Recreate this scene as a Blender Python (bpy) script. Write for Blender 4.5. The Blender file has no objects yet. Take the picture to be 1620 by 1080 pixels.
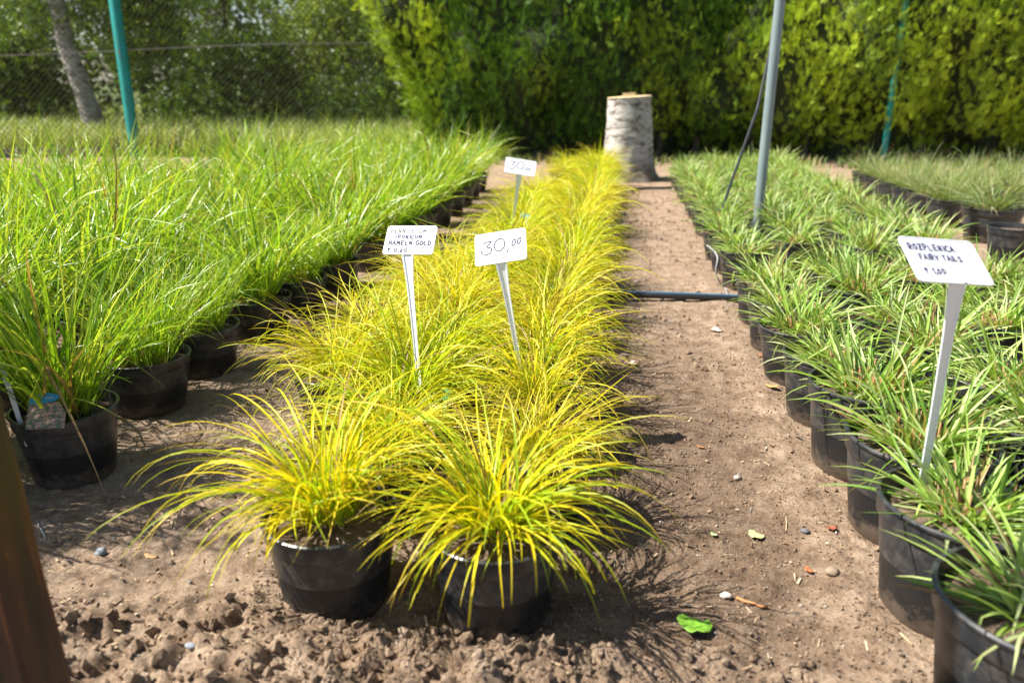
import bpy, math, random
import numpy as np
from mathutils import Vector, Matrix

rng = np.random.default_rng(7)
random.seed(7)
C = bpy.context.scene.collection
SC = bpy.context.scene

# ------------------------------------------------------------------ camera, sky, sun, exposure
F, PITCH, YAW, CAMH = 1280.0, math.radians(17.8), math.radians(7.4), 0.92
cd = bpy.data.cameras.new('camera'); cam = bpy.data.objects.new('camera', cd); C.objects.link(cam)
cam.location = (0, 0, CAMH); cam.rotation_euler = (math.pi/2-PITCH, 0, YAW)
cd.sensor_width = 36; cd.lens = F/1620*36; cd.clip_start = .02; cd.clip_end = 600
cd.dof.use_dof = True; cd.dof.focus_distance = 2.05; cd.dof.aperture_fstop = 3.0
SC.camera = cam
CR = cam.rotation_euler.to_matrix()

SUN_EL = math.radians(52)
left = Vector((-math.cos(YAW), -math.sin(YAW), 0)); back = Vector((math.sin(YAW), -math.cos(YAW), 0))
sh = (left*.985 + back*.05).normalized()
sund = (sh*math.cos(SUN_EL) + Vector((0, 0, math.sin(SUN_EL)))).normalized()
W = bpy.data.worlds.new('World'); SC.world = W; W.use_nodes = True
wn = W.node_tree; sky = wn.nodes.new('ShaderNodeTexSky'); sky.sky_type = 'NISHITA'; sky.sun_disc = False
sky.sun_elevation = SUN_EL; sky.sun_rotation = math.atan2(sund.x, sund.y)
bg = wn.nodes['Background']; bg.inputs['Strength'].default_value = .068
wn.links.new(sky.outputs[0], bg.inputs[0])
sd = bpy.data.lights.new('sun', 'SUN'); sun = bpy.data.objects.new('sun', sd); C.objects.link(sun)
sd.energy = 5.0; sd.angle = math.radians(.53); sd.color = (1, .95, .87)
sun.rotation_euler = (-sund).to_track_quat('-Z', 'Y').to_euler(); sun.location = (0, 0, 10)
SC.view_settings.view_transform = 'Standard'; SC.view_settings.look = 'None'
SC.view_settings.exposure = 1.2; SC.view_settings.gamma = 1
SC.view_settings.use_curve_mapping = False
SC.cycles.max_bounces = 6; SC.cycles.transmission_bounces = 4; SC.cycles.diffuse_bounces = 3
SC.cycles.glossy_bounces = 2; SC.cycles.caustics_reflective = False; SC.cycles.caustics_refractive = False
SC.cycles.sample_clamp_indirect = 6

def P(px, py, z=0.0):
    """point of the place at height z seen at photo pixel px, py"""
    d = CR @ Vector(((px-810)/F, (540-py)/F, -1)); t = (z-CAMH)/d.z
    return Vector((0, 0, CAMH)) + d*t
def PD(px, py, dep):
    return Vector((0, 0, CAMH)) + (CR @ Vector(((px-810)/F, (540-py)/F, -1)))*dep
def pix(p):
    c = CR.transposed() @ (Vector(p)-Vector((0, 0, CAMH)))
    return (810-F*c.x/c.z, 540+F*c.y/c.z, -c.z) if c.z < -.05 else (9999, 9999, -1)

# ------------------------------------------------------------------ helpers
def tag(o, label=None, cat=None, group=None, kind=None):
    for k, v in (('label', label), ('category', cat), ('group', group), ('kind', kind)):
        if v: o[k] = v
    return o
def empty(name, loc, rz=0, label=None, cat=None, group=None, scale=1):
    o = bpy.data.objects.new(name, None); C.objects.link(o); o.location = loc; o.rotation_euler = (0, 0, rz)
    o.scale = (scale,)*3; o.empty_display_size = .05
    return tag(o, label, cat, group)
def link(name, me, parent=None, loc=None, rot=None):
    o = bpy.data.objects.new(name, me); C.objects.link(o)
    if parent: o.parent = parent
    if loc is not None: o.location = loc
    if rot is not None: o.rotation_euler = rot
    return o
def mesh_np(name, V, Q=None, T=None, mat=None, col=None, smooth=True):
    me = bpy.data.meshes.new(name)
    V = np.asarray(V, np.float32); nq = 0 if Q is None else len(Q); nt = 0 if T is None else len(T)
    me.vertices.add(len(V)); me.vertices.foreach_set('co', V.ravel())
    loops = []
    if nq: loops.append(np.asarray(Q, np.int32).ravel())
    if nt: loops.append(np.asarray(T, np.int32).ravel())
    L = np.concatenate(loops); me.loops.add(len(L)); me.loops.foreach_set('vertex_index', L)
    tot = np.concatenate([np.full(nq, 4, np.int32), np.full(nt, 3, np.int32)])
    st = np.concatenate([[0], np.cumsum(tot)[:-1]]).astype(np.int32)
    me.polygons.add(nq+nt); me.polygons.foreach_set('loop_start', st); me.polygons.foreach_set('loop_total', tot)
    me.polygons.foreach_set('use_smooth', np.full(nq+nt, smooth))
    if col is not None:
        a = me.color_attributes.new('Col', 'FLOAT_COLOR', 'POINT')
        c4 = np.ones((len(V), 4), np.float32); c4[:, :3] = col; a.data.foreach_set('color', c4.ravel())
    me.update(calc_edges=True)
    if mat: me.materials.append(mat)
    return me
class MB:
    """collects simple shapes into one mesh"""
    def __init__(s): s.v = []; s.f = []
    def add(s, v, f):
        b = len(s.v); s.v += [tuple(x) for x in v]; s.f += [tuple(i+b for i in q) for q in f]
    def box(s, c, h, M=None):
        v = [Vector((c[0]+sx*h[0], c[1]+sy*h[1], c[2]+sz*h[2])) for sz in (-1, 1) for sy in (-1, 1) for sx in (-1, 1)]
        if M: v = [M @ x for x in v]
        s.add(v, [(0, 2, 3, 1), (4, 5, 7, 6), (0, 1, 5, 4), (2, 6, 7, 3), (0, 4, 6, 2), (1, 3, 7, 5)])
    def lathe(s, prof, n=36, c=(0, 0, 0), cap=False, wob=None):
        v = []
        for j, (r, z) in enumerate(prof):
            for i in range(n):
                a = 2*math.pi*i/n; k = wob(a, z, j) if wob else 1
                v.append((c[0]+r*k*math.cos(a), c[1]+r*k*math.sin(a), c[2]+z))
        f = [(j*n+i, j*n+(i+1) % n, (j+1)*n+(i+1) % n, (j+1)*n+i) for j in range(len(prof)-1) for i in range(n)]
        if cap: f.append(tuple((len(prof)-1)*n+i for i in range(n)))
        s.add(v, f)
    def tube(s, pts, r, n=8, cap=True):
        pts = [Vector(p) for p in pts]; rs = r if isinstance(r, (list, tuple)) else [r]*len(pts); v = []
        up = Vector((0, 0, 1)); u0 = None
        for i, p in enumerate(pts):
            t = (pts[min(i+1, len(pts)-1)]-pts[max(i-1, 0)]).normalized()
            if u0 is None: u0 = t.cross(up if abs(t.z) < .9 else Vector((1, 0, 0))).normalized()
            u = (u0-t*u0.dot(t)).normalized(); u0 = u; w = t.cross(u)
            for k in range(n):
                a = 2*math.pi*k/n; v.append(p+(u*math.cos(a)+w*math.sin(a))*rs[i])
        f = [(j*n+i, j*n+(i+1) % n, (j+1)*n+(i+1) % n, (j+1)*n+i) for j in range(len(pts)-1) for i in range(n)]
        if cap: f += [tuple(range(n))[::-1], tuple((len(pts)-1)*n+i for i in range(n))]
        s.add(v, f)
    def mesh(s, name, mat, smooth=False, auto=None):
        me = bpy.data.meshes.new(name); me.from_pydata(s.v, [], s.f); me.materials.append(mat)
        if smooth:
            me.polygons.foreach_set('use_smooth', [True]*len(me.polygons))
            if auto: me.set_sharp_from_angle(angle=math.radians(auto))
        me.update(); return me
    def build(s, name, mat, parent=None, smooth=False, auto=40, **k):
        return link(name, s.mesh(name, mat, smooth, auto), parent, **k)

# noise for geometry (periodic value noise, cells)
_L = rng.random((256, 256))
def vnoise(x, y, f, ox=0):
    x = np.asarray(x)*f+ox*17.3+100; y = np.asarray(y)*f+ox*9.1+100
    xi = np.floor(x).astype(int); yi = np.floor(y).astype(int); fx = x-xi; fy = y-yi
    fx = fx*fx*(3-2*fx); fy = fy*fy*(3-2*fy); g = lambda a, b: _L[a % 256, b % 256]
    return (g(xi, yi)*(1-fx)+g(xi+1, yi)*fx)*(1-fy)+(g(xi, yi+1)*(1-fx)+g(xi+1, yi+1)*fx)*fy
def fbm(x, y, f, o=4, ox=0):
    s = 0; a = .5
    for i in range(o): s = s+a*vnoise(x, y, f*2**i, ox+i*3); a *= .5
    return s
_J = rng.random((256, 256, 3))
def lumps(x, y, f, ox=0):
    """rounded clods: one bump in each cell, of random size"""
    x = np.asarray(x)*f+ox*31.7+100; y = np.asarray(y)*f+ox*5.9+100
    xi = np.floor(x).astype(int); yi = np.floor(y).astype(int); h = np.zeros(x.shape)
    for a in (-1, 0, 1):
        for b in (-1, 0, 1):
            j = _J[(xi+a) % 256, (yi+b) % 256]
            d2 = (x-(xi+a+j[..., 0]))**2+(y-(yi+b+j[..., 1]))**2; r = .25+.5*j[..., 2]**2
            h = np.maximum(h, np.sqrt(np.maximum(0, r*r-d2)))
    return h/f

# ------------------------------------------------------------------ materials
def mat(name, base=(.5, .5, .5), rough=.6, spec=.5, metal=0):
    m = bpy.data.materials.new(name); m.use_nodes = True; b = m.node_tree.nodes['Principled BSDF']
    b.inputs['Base Color'].default_value = (*base, 1); b.inputs['Roughness'].default_value = rough
    b.inputs['Specular IOR Level'].default_value = spec; b.inputs['Metallic'].default_value = metal
    return m
def nn(m, t, **k):
    n = m.node_tree.nodes.new(t)
    for a, v in k.items():
        if a in n.inputs: n.inputs[a].default_value = v
        else: setattr(n, a, v)
    return n
def lk(m, a, b): m.node_tree.links.new(a, b)
def ramp(m, fac, stops):
    r = nn(m, 'ShaderNodeValToRGB'); e = r.color_ramp.elements
    while len(e) < len(stops): e.new(.5)
    for x, (p, c) in zip(e, stops): x.position = p; x.color = (*c, 1) if len(c) == 3 else c
    lk(m, fac, r.inputs[0]); return r.outputs[0]
def noise(m, scale, detail=4, rough=.6, coord='Object', vec=None, stretch=None):
    if vec is None: vec = nn(m, 'ShaderNodeTexCoord').outputs[coord]
    if stretch:
        mp = nn(m, 'ShaderNodeMapping'); mp.inputs['Scale'].default_value = stretch; lk(m, vec, mp.inputs[0]); vec = mp.outputs[0]
    n = nn(m, 'ShaderNodeTexNoise'); n.inputs['Scale'].default_value = scale; n.inputs['Detail'].default_value = detail
    n.inputs['Roughness'].default_value = rough; lk(m, vec, n.inputs['Vector']); return n.outputs['Fac']
def bump(m, h, strength=.4, dist=.01, nrm=None):
    b = nn(m, 'ShaderNodeBump'); b.inputs['Strength'].default_value = strength; b.inputs['Distance'].default_value = dist
    lk(m, h, b.inputs['Height'])
    if nrm: lk(m, nrm, b.inputs['Normal'])
    return b.outputs[0]
def BS(m): return m.node_tree.nodes['Principled BSDF']
def mixc(m, fac, a, b, mode='MIX'):
    x = nn(m, 'ShaderNodeMix', data_type='RGBA', blend_type=mode)
    for v, i in ((fac, 0), (a, 6), (b, 7)):
        if isinstance(v, (int, float)): x.inputs[i].default_value = v
        elif isinstance(v, tuple): x.inputs[i].default_value = (*v, 1)
        else: lk(m, v, x.inputs[i])
    return x.outputs[2]

def leaf_mat(name, trans=.45, rough=.42, tint=(1.15, 1.1, .6), gloss=.35):
    m = mat(name, rough=rough, spec=gloss); b = BS(m)
    a = nn(m, 'ShaderNodeAttribute'); a.attribute_name = 'Col'
    lk(m, a.outputs['Color'], b.inputs['Base Color'])
    t = nn(m, 'ShaderNodeBsdfTranslucent'); c = mixc(m, 1.0, a.outputs['Color'], tint, 'MULTIPLY'); lk(m, c, t.inputs['Color'])
    mx = nn(m, 'ShaderNodeMixShader'); mx.inputs[0].default_value = trans
    out = m.node_tree.nodes['Material Output']
    lk(m, b.outputs[0], mx.inputs[1]); lk(m, t.outputs[0], mx.inputs[2]); lk(m, mx.outputs[0], out.inputs[0]); return m
M_gold = leaf_mat('golden_blade', .42, .38, (1.2, 1.1, .5))
M_green = leaf_mat('green_blade', .45, .30, (1.2, 1.15, .5), .8)
M_mid = leaf_mat('broad_blade', .36, .42, (1.15, 1.1, .5), .5)
M_thuja = leaf_mat('thuja_leaf', .3, .55, (1.2, 1.1, .4), .3)
M_tree = leaf_mat('tree_leaf', .45, .42, (1.15, 1.15, .4), .4)
M_verge = leaf_mat('verge_blade', .4, .5, (1.1, 1.1, .5), .3)

# black pot plastic, dusty and scuffed
M_pot = mat('pot_plastic', (.018, .019, .021), .42, .5)
n1 = noise(M_pot, 14, 5, .7); n2 = noise(M_pot, 60, 3, .6, stretch=(3, 3, .35))
n3 = noise(M_pot, 300, 2, .5)
dust = ramp(M_pot, n1, [(.48, (.010, .011, .013)), (.80, (.024, .023, .022))])
tcp = nn(M_pot, 'ShaderNodeTexCoord').outputs['Object']; sz_ = nn(M_pot, 'ShaderNodeSeparateXYZ'); lk(M_pot, tcp, sz_.inputs[0])
mz = nn(M_pot, 'ShaderNodeMapRange'); mz.inputs[1].default_value = .0; mz.inputs[2].default_value = .09; mz.inputs[3].default_value = .62; mz.inputs[4].default_value = 0; lk(M_pot, sz_.outputs[2], mz.inputs[0])
ns_ = noise(M_pot, 38, 5, .75); ma = nn(M_pot, 'ShaderNodeMath', operation='ADD'); lk(M_pot, mz.outputs[0], ma.inputs[0]); lk(M_pot, ns_, ma.inputs[1])
dust = mixc(M_pot, ramp(M_pot, ma.outputs[0], [(.80, (0, 0, 0)), (1.0, (.6, .6, .6))]), dust, (.15, .11, .08))
lk(M_pot, mixc(M_pot, ramp(M_pot, n3, [(.70, (0, 0, 0)), (.76, (.35, .35, .35))]), dust, (.16, .13, .10)), BS(M_pot).inputs['Base Color'])
lk(M_pot, ramp(M_pot, n2, [(.3, (.34,)*3), (.7, (.56,)*3)]), BS(M_pot).inputs['Roughness'])
lk(M_pot, bump(M_pot, n2, .25, .002), BS(M_pot).inputs['Normal'])

M_rim = mat('rim_plastic', (.030, .034, .040), .34, .6)
lk(M_rim, ramp(M_rim, noise(M_rim, 40, 4, .7), [(.45, (.022, .025, .029)), (.7, (.075, .070, .064))]), BS(M_rim).inputs['Base Color'])  # lighter blue-grey than the pot: rim sheen put into the colour
def dirt_mat(name, damp=True, dark=1.0):
    m = mat(name, rough=.95, spec=.15)
    tc = nn(m, 'ShaderNodeTexCoord').outputs['Object']
    big = noise(m, 1.6, 4, .55, vec=tc); midn = noise(m, 14, 5, .7, vec=tc); fine = noise(m, 160, 5, .75, vec=tc); grit = noise(m, 420, 3, .6, vec=tc)
    k = dark
    c = ramp(m, midn, [(.30, (.17*k, .108*k, .066*k)), (.5, (.36*k, .252*k, .168*k)), (.72, (.54*k, .41*k, .295*k))])
    c = mixc(m, ramp(m, big, [(.35, (0,)*3), (.7, (.75,)*3)]), c, mixc(m, .5, c, (.36*k, .27*k, .20*k)))
    c = mixc(m, .85, c, ramp(m, fine, [(.3, (.48,)*3), (.55, (1,)*3), (.78, (1.35, 1.3, 1.25))]), 'MULTIPLY')
    v = nn(m, 'ShaderNodeTexVoronoi'); v.inputs['Scale'].default_value = 150; lk(m, tc, v.inputs['Vector'])
    peb = ramp(m, v.outputs['Distance'], [(.0, (1,)*3), (.28, (1,)*3), (.36, (0,)*3)])
    sel = ramp(m, v.outputs['Color'], [(.72, (0,)*3), (.76, (1,)*3)])
    pm = nn(m, 'ShaderNodeMath', operation='MULTIPLY'); lk(m, peb, pm.inputs[0]); lk(m, sel, pm.inputs[1])
    pc = ramp(m, noise(m, 60, 1, .5, vec=tc), [(.35, (.10, .085, .075)), (.47, (.42, .34, .26)), (.55, (.30, .15, .08)), (.68, (.5, .46, .40))])
    c = mixc(m, pm.outputs[0], c, pc)
    if damp:   # watered soil along the right side of the golden bed and round the front pots
        sx = nn(m, 'ShaderNodeSeparateXYZ'); lk(m, tc, sx.inputs[0])
        def band(o, a, b, c_, d):
            mr = nn(m, 'ShaderNodeMapRange', interpolation_type='SMOOTHSTEP'); mr.inputs[1].default_value = a; mr.inputs[2].default_value = b
            mr2 = nn(m, 'ShaderNodeMapRange', interpolation_type='SMOOTHSTEP'); mr2.inputs[1].default_value = c_; mr2.inputs[2].default_value = d
            mr2.inputs[3].default_value = 1; mr2.inputs[4].default_value = 0
            lk(m, o, mr.inputs[0]); lk(m, o, mr2.inputs[0])
            x = nn(m, 'ShaderNodeMath', operation='MULTIPLY'); lk(m, mr.outputs[0], x.inputs[0]); lk(m, mr2.outputs[0], x.inputs[1]); return x.outputs[0]
        wob = nn(m, 'ShaderNodeMath', operation='MULTIPLY_ADD'); lk(m, noise(m, 5, 4, .6, vec=tc), wob.inputs[0]); wob.inputs[1].default_value = .35
        lk(m, sx.outputs[0], wob.inputs[2])
        b1 = band(wob.outputs[0], -.35, -.05, .45, .68); b2 = band(sx.outputs[1], 1.0, 1.3, 2.0, 3.6)
        bb = nn(m, 'ShaderNodeMath', operation='MULTIPLY'); lk(m, b1, bb.inputs[0]); lk(m, b2, bb.inputs[1])
        b3 = nn(m, 'ShaderNodeMath', operation='MULTIPLY'); lk(m, bb.outputs[0], b3.inputs[0]); b3.inputs[1].default_value = .85
        c = mixc(m, b3.outputs[0], c, mixc(m, 1.0, c, (.52, .49, .47), 'MULTIPLY'))
    if damp:   # beyond the fence the ground is grown over
        far = nn(m, 'ShaderNodeMapRange'); far.inputs[1].default_value = 10.6; far.inputs[2].default_value = 11.6; lk(m, sx.outputs[1], far.inputs[0])
        c = mixc(m, far.outputs[0], c, ramp(m, midn, [(.3, (.05, .07, .02)), (.7, (.13, .15, .05))]))
    lk(m, c, BS(m).inputs['Base Color'])
    h = bump(m, noise(m, 5, 3, .6, vec=tc), .5, .03); h = bump(m, midn, .8, .02, h); h = bump(m, fine, 1.0, .007, h); h = bump(m, grit, .8, .002, h)
    h = bump(m, pm.outputs[0], .5, .003, h); lk(m, h, BS(m).inputs['Normal']); return m
M_dirt = dirt_mat('sandy_soil')
M_clod = dirt_mat('soil_clod', False, 1.0)
M_soil = dirt_mat('potting_soil', False, .55)
M_chip = mat('wood_chip', rough=.8)
lk(M_chip, ramp(M_chip, noise(M_chip, 9, 2), [(.35, (.16, .085, .045)), (.5, (.42, .30, .18)), (.7, (.55, .45, .30))]), BS(M_chip).inputs['Base Color'])
M_stone = mat('stone', rough=.8)
lk(M_stone, ramp(M_stone, noise(M_stone, 12, 3), [(.35, (.12, .11, .11)), (.55, (.3, .27, .24)), (.7, (.5, .44, .36))]), BS(M_stone).inputs['Base Color'])
M_white = mat('white_plastic', (.7, .7, .72), .35, .5)
lk(M_white, ramp(M_white, noise(M_white, 20, 4), [(.3, (.62, .63, .645)), (.6, (.68, .69, .71))]), BS(M_white).inputs['Base Color'])
M_stem = mat('stem_plastic', (.82, .84, .88), .35, .5)
M_ink = mat('marker_ink', (.02, .022, .07), .6)
M_inkf = mat('faded_marker_ink', (.12, .12, .14), .6)
M_inkm = mat('worn_marker_ink', (.03, .03, .10), .6)
M_galv = mat('pole_paint', (.20, .26, .27), .42, .5, .15)
lk(M_galv, ramp(M_galv, noise(M_galv, 6, 5, .7, stretch=(3, 3, .4)), [(.3, (.16, .21, .22)), (.7, (.26, .32, .33))]), BS(M_galv).inputs['Base Color'])
M_teal = mat('green_post_paint', (.0, .22, .19), .45)
lk(M_teal, ramp(M_teal, noise(M_teal, 9, 5, .7, stretch=(2, 2, .8)), [(.40, (.005, .25, .215)), (.64, (.01, .19, .165)), (.70, (.13, .10, .07))]), BS(M_teal).inputs['Base Color'])
M_rub = mat('black_rubber', (.02, .022, .025), .4)
M_blue = mat('blue_stripe', (.04, .17, .29), .4)
M_grey = mat('grey_tube', (.30, .30, .30), .5)
M_wire = mat('rusty_wire', (.10, .075, .055), .7, .3)
M_wirel = mat('tension_wire', (.36, .33, .31), .5, .5, .3)
M_conc = mat('concrete_board', rough=.9)
lk(M_conc, ramp(M_conc, noise(M_conc, 5, 6, .7), [(.3, (.20, .14, .10)), (.7, (.42, .32, .24))]), BS(M_conc).inputs['Base Color'])
M_wood = mat('stained_wood', rough=.55)
nw = noise(M_wood, 5, 7, .65, stretch=(7, 7, .55)); nw2 = noise(M_wood, 40, 4, .6, stretch=(6, 6, .3))
cw = ramp(M_wood, nw, [(.35, (.010, .006, .004)), (.55, (.050, .016, .006)), (.70, (.20, .055, .012))])
lk(M_wood, mixc(M_wood, .5, cw, ramp(M_wood, nw2, [(.3, (.5,)*3), (.7, (1.2,)*3)]), 'MULTIPLY'), BS(M_wood).inputs['Base Color'])
lk(M_wood, bump(M_wood, nw2, .5, .003), BS(M_wood).inputs['Normal'])
def bark_mat(name, foot=.32):
    m = mat(name, rough=.75, spec=.2); tc = nn(m, 'ShaderNodeTexCoord').outputs['Object']
    a = noise(m, 3.2, 6, .7, vec=tc, stretch=(2.2, 2.2, 9)); b = noise(m, 9, 5, .7, vec=tc, stretch=(1, 1, 1.5)); g = noise(m, 3, 3, vec=tc)
    c = ramp(m, a, [(.34, (.08, .065, .05)), (.42, (.28, .25, .22)), (.52, (.46, .43, .40)), (.8, (.60, .58, .56))])
    c = mixc(m, ramp(m, b, [(.55, (0,)*3), (.64, (.9,)*3)]), c, (.10, .075, .055))
    sx = nn(m, 'ShaderNodeSeparateXYZ'); lk(m, tc, sx.inputs[0])
    mr = nn(m, 'ShaderNodeMapRange'); mr.inputs[1].default_value = .0; mr.inputs[2].default_value = foot; mr.inputs[3].default_value = 1; mr.inputs[4].default_value = 0
    lk(m, sx.outputs[2], mr.inputs[0])
    mm = nn(m, 'ShaderNodeMath', operation='MULTIPLY'); lk(m, mr.outputs[0], mm.inputs[0]); lk(m, ramp(m, g, [(.3, (.2,)*3), (.6, (1,)*3)]), mm.inputs[1])
    c = mixc(m, mm.outputs[0], c, (.16, .13, .09))   # rough dark bark and moss at the foot
    lk(m, c, BS(m).inputs['Base Color']); lk(m, bump(m, b, .7, .02, bump(m, a, .6, .02)), BS(m).inputs['Normal']); return m
M_birch = bark_mat('birch_bark')
M_birch2 = bark_mat('birch_trunk_bark', 1.1)
M_bark = mat('brown_bark', rough=.9)
lk(M_bark, ramp(M_bark, noise(M_bark, 6, 5, .7, stretch=(3, 3, .6)), [(.3, (.04, .03, .022)), (.7, (.16, .125, .095))]), BS(M_bark).inputs['Base Color'])
M_cut = mat('sawn_wood', rough=.8)
lk(M_cut, ramp(M_cut, noise(M_cut, 10, 4), [(.3, (.42, .30, .15)), (.7, (.72, .58, .33))]), BS(M_cut).inputs['Base Color'])

# ------------------------------------------------------------------ ground
HOSE_Y = 3.57
def axis(lo, flo, fhi, hi, d, g):
    a = list(np.arange(flo, fhi, d)); s = d; x = a[-1]
    while x < hi: s *= g; x += s; a.append(x)
    s = d; x = a[0]; b = []
    while x > lo: s *= g; x -= s; b.append(x)
    return np.array(b[::-1]+a)
MOUND = None
def ground_h(x, y):
    x = np.asarray(x, float); y = np.asarray(y, float); x_, y_ = x, y
    x = x+.016*(fbm(x_, y_, 45, 3, 21)-.45); y = y+.016*(fbm(x_, y_, 45, 3, 24)-.45)
    h = .016*(fbm(x, y, 1.3, 3, 1)-.45)+.010*(fbm(x, y, 6, 3, 2)-.45)
    near = 1/(1+np.exp((y-1.16-.05*np.sin(x*7))/.03))            # dug soil in front of the golden pots
    side = 1/(1+np.exp((x-.16+.1*np.sin(y*9))/.05))
    rough = near*side
    leftp = 1/(1+np.exp((x+.62)/.08))
    h = h+rough*(.020*fbm(x, y, 5, 3, 5)+.85*lumps(x, y, 17, 3)+.7*lumps(x, y, 34, 4)+.6*lumps(x, y, 70, 5)+.010*fbm(x, y, 60, 3, 13))
    fine = (.62+.25*leftp)*(1-rough)*np.clip((3.4-y)/1.4, 0, 1)
    h = h+.012*(fbm(x_, y_, 3.2, 2, 33)-.4)*np.clip((y-1.8)/1.5, 0, 1)+.35*lumps(x_, y_, 6, 35)*(vnoise(x_, y_, 2.3, 36) > .62)*np.clip((y-2)/1, 0, 1)*.25
    h = h+fine*(.35*lumps(x, y, 22, 6)*(vnoise(x, y, 7, 9) > .55)+.55*lumps(x, y, 55, 7)+.6*lumps(x, y, 105, 8)+.006*fbm(x, y, 40, 3, 14))
    # a little bank of loose soil along the right pots
    h = h+.018*np.exp(-((x-.46)/.06)**2)*(fbm(x, y, 9, 3, 12)+.2)*(y < 4)
    h = h+.012*np.exp(-((np.hypot(x+.19, y-1.24)-.135)/.03)**2)+.012*np.exp(-((np.hypot(x+.50, y-1.24)-.135)/.03)**2)
    return h
xs = axis(-260, -1.10, .95, 260, .0074, 1.07); ys = axis(-8, .86, 1.7, 300, .0068, 1.02)
X, Y = np.meshgrid(xs, ys)
fade = np.clip((40-np.hypot(X, Y))/30, 0, 1)
Z = ground_h(X, Y)*fade
n_, m_ = X.shape; idx = np.arange(n_*m_).reshape(n_, m_)
Q = np.stack([idx[:-1, :-1], idx[:-1, 1:], idx[1:, 1:], idx[1:, :-1]], -1).reshape(-1, 4)
g = link('ground', mesh_np('ground', np.stack([X, Y, Z], -1).reshape(-1, 3), Q=Q, mat=M_dirt)); g['kind'] = 'structure'
def gz(x, y): return float(ground_h(np.array([x]), np.array([y]))[0])

# loose clods, pebbles and chips
def ico(lv=2):
    import bmesh
    b = bmesh.new(); bmesh.ops.create_icosphere(b, subdivisions=lv, radius=1); v = np.array([x.co[:] for x in b.verts]); t = np.array([[k.index for k in f.verts] for f in b.faces]); b.free(); return v, t
IV, IT = ico(); IV1, IT1 = ico(1)
def rotmats(n, r=None):
    r = r or rng
    q = r.normal(size=(n, 4)); q /= np.linalg.norm(q, axis=1)[:, None]; w, x, y, z = q.T
    return np.stack([np.stack([1-2*(y*y+z*z), 2*(x*y-z*w), 2*(x*z+y*w)], -1), np.stack([2*(x*y+z*w), 1-2*(x*x+z*z), 2*(y*z-x*w)], -1), np.stack([2*(x*z-y*w), 2*(y*z+x*w), 1-2*(x*x+y*y)], -1)], 1)
def scatter(name, xy, size, mat_, squash=(1, .8, .6), rough=.28, sink=.2, smooth=True):
    n = len(xy); R = rotmats(n); IV, IT = IV1, IT1
    base = IV[None]*(1+rough*(rng.random((n, len(IV), 1))-.5)*1.2)*np.array(squash)
    v = np.einsum('nij,nkj->nki', R, base*size[:, None, None])
    z = ground_h(xy[:, 0], xy[:, 1])+size*(.5-sink)
    v += np.concatenate([xy, z[:, None]], 1)[:, None]
    T = (IT[None]+(np.arange(n)*len(IV))[:, None, None]).reshape(-1, 3)
    return tag(link(name, mesh_np(name, v.reshape(-1, 3), T=T, mat=mat_, smooth=smooth)), kind='stuff')
def rxy(n, x0, x1, y0, y1): return np.stack([rng.uniform(x0, x1, n), rng.uniform(y0, y1, n)], 1)
a = rxy(1500, -1.1, .35, .86, 1.16); s = .003+.013*rng.random(len(a))**3
b = rxy(1500, -1.2, .6, .9, 3.2); sb = .002+.006*rng.random(len(b))**3
tag(scatter('soil_clods', np.concatenate([a, b]), np.concatenate([s, sb]), M_clod, rough=.75, smooth=False), 'loose clods of dry soil dug up round the front pots', 'soil clods')
c_ = rxy(900, -.1, .55, 2.4, 7.2); sc_ = .003+.011*rng.random(900)**3
tag(scatter('soil_lumps', c_, sc_, M_clod, rough=.6, smooth=False), 'scattered soil lumps on the far half of the path', 'soil lumps')
a = rxy(900, -1.2, .6, .9, 3.6); tag(scatter('pebbles', a, .0012+.004*rng.random(len(a))**3, M_stone), 'small grey and tan pebbles scattered over the sandy path', 'pebbles')
# sand grains and crumbs
OV = np.array([(1, 0, -.5), (-.6, .9, -.5), (-.5, -.9, -.4), (.1, -.1, .9)], float); OT = np.array([(0, 1, 3), (1, 2, 3), (2, 0, 3), (1, 0, 2)])
def grains(name, xy, size, mt, label, seed):
    r = np.random.default_rng(seed); n = len(xy); Rm = rotmats(n, r)
    v = np.einsum('nij,nkj->nki', Rm, OV[None]*r.uniform(.5, 1.1, (n, 4, 1))*size[:, None, None])
    v += np.concatenate([xy, (ground_h(xy[:, 0], xy[:, 1])+size*.25)[:, None]], 1)[:, None]
    tag(link(name, mesh_np(name, v.reshape(-1, 3), T=(OT[None]+(np.arange(n)*4)[:, None, None]).reshape(-1, 3), mat=mt, smooth=False)), label, name.replace('_', ' '), kind='stuff')
gy = .9+5.2*rng.random(60000)**1.7; gx = rng.uniform(-.62, 1, 60000)*(.35+.45*gy)*.9
gxy = np.stack([gx-.12*gy, gy], 1)
grains('soil_crumbs', gxy, .0012+.0048*rng.random(60000)**3, M_clod, 'fine crumbs of dry soil covering the path and bed', 3)
gy = .9+2.8*rng.random(5000)**1.5; gxy = np.stack([rng.uniform(-.62, 1, 5000)*(.35+.45*gy)*.9-.12*gy, gy], 1)
grains('grit', gxy, .001+.0022*rng.random(5000)**2, M_stone, 'grey and pale grit mixed into the soil', 4)
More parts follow.
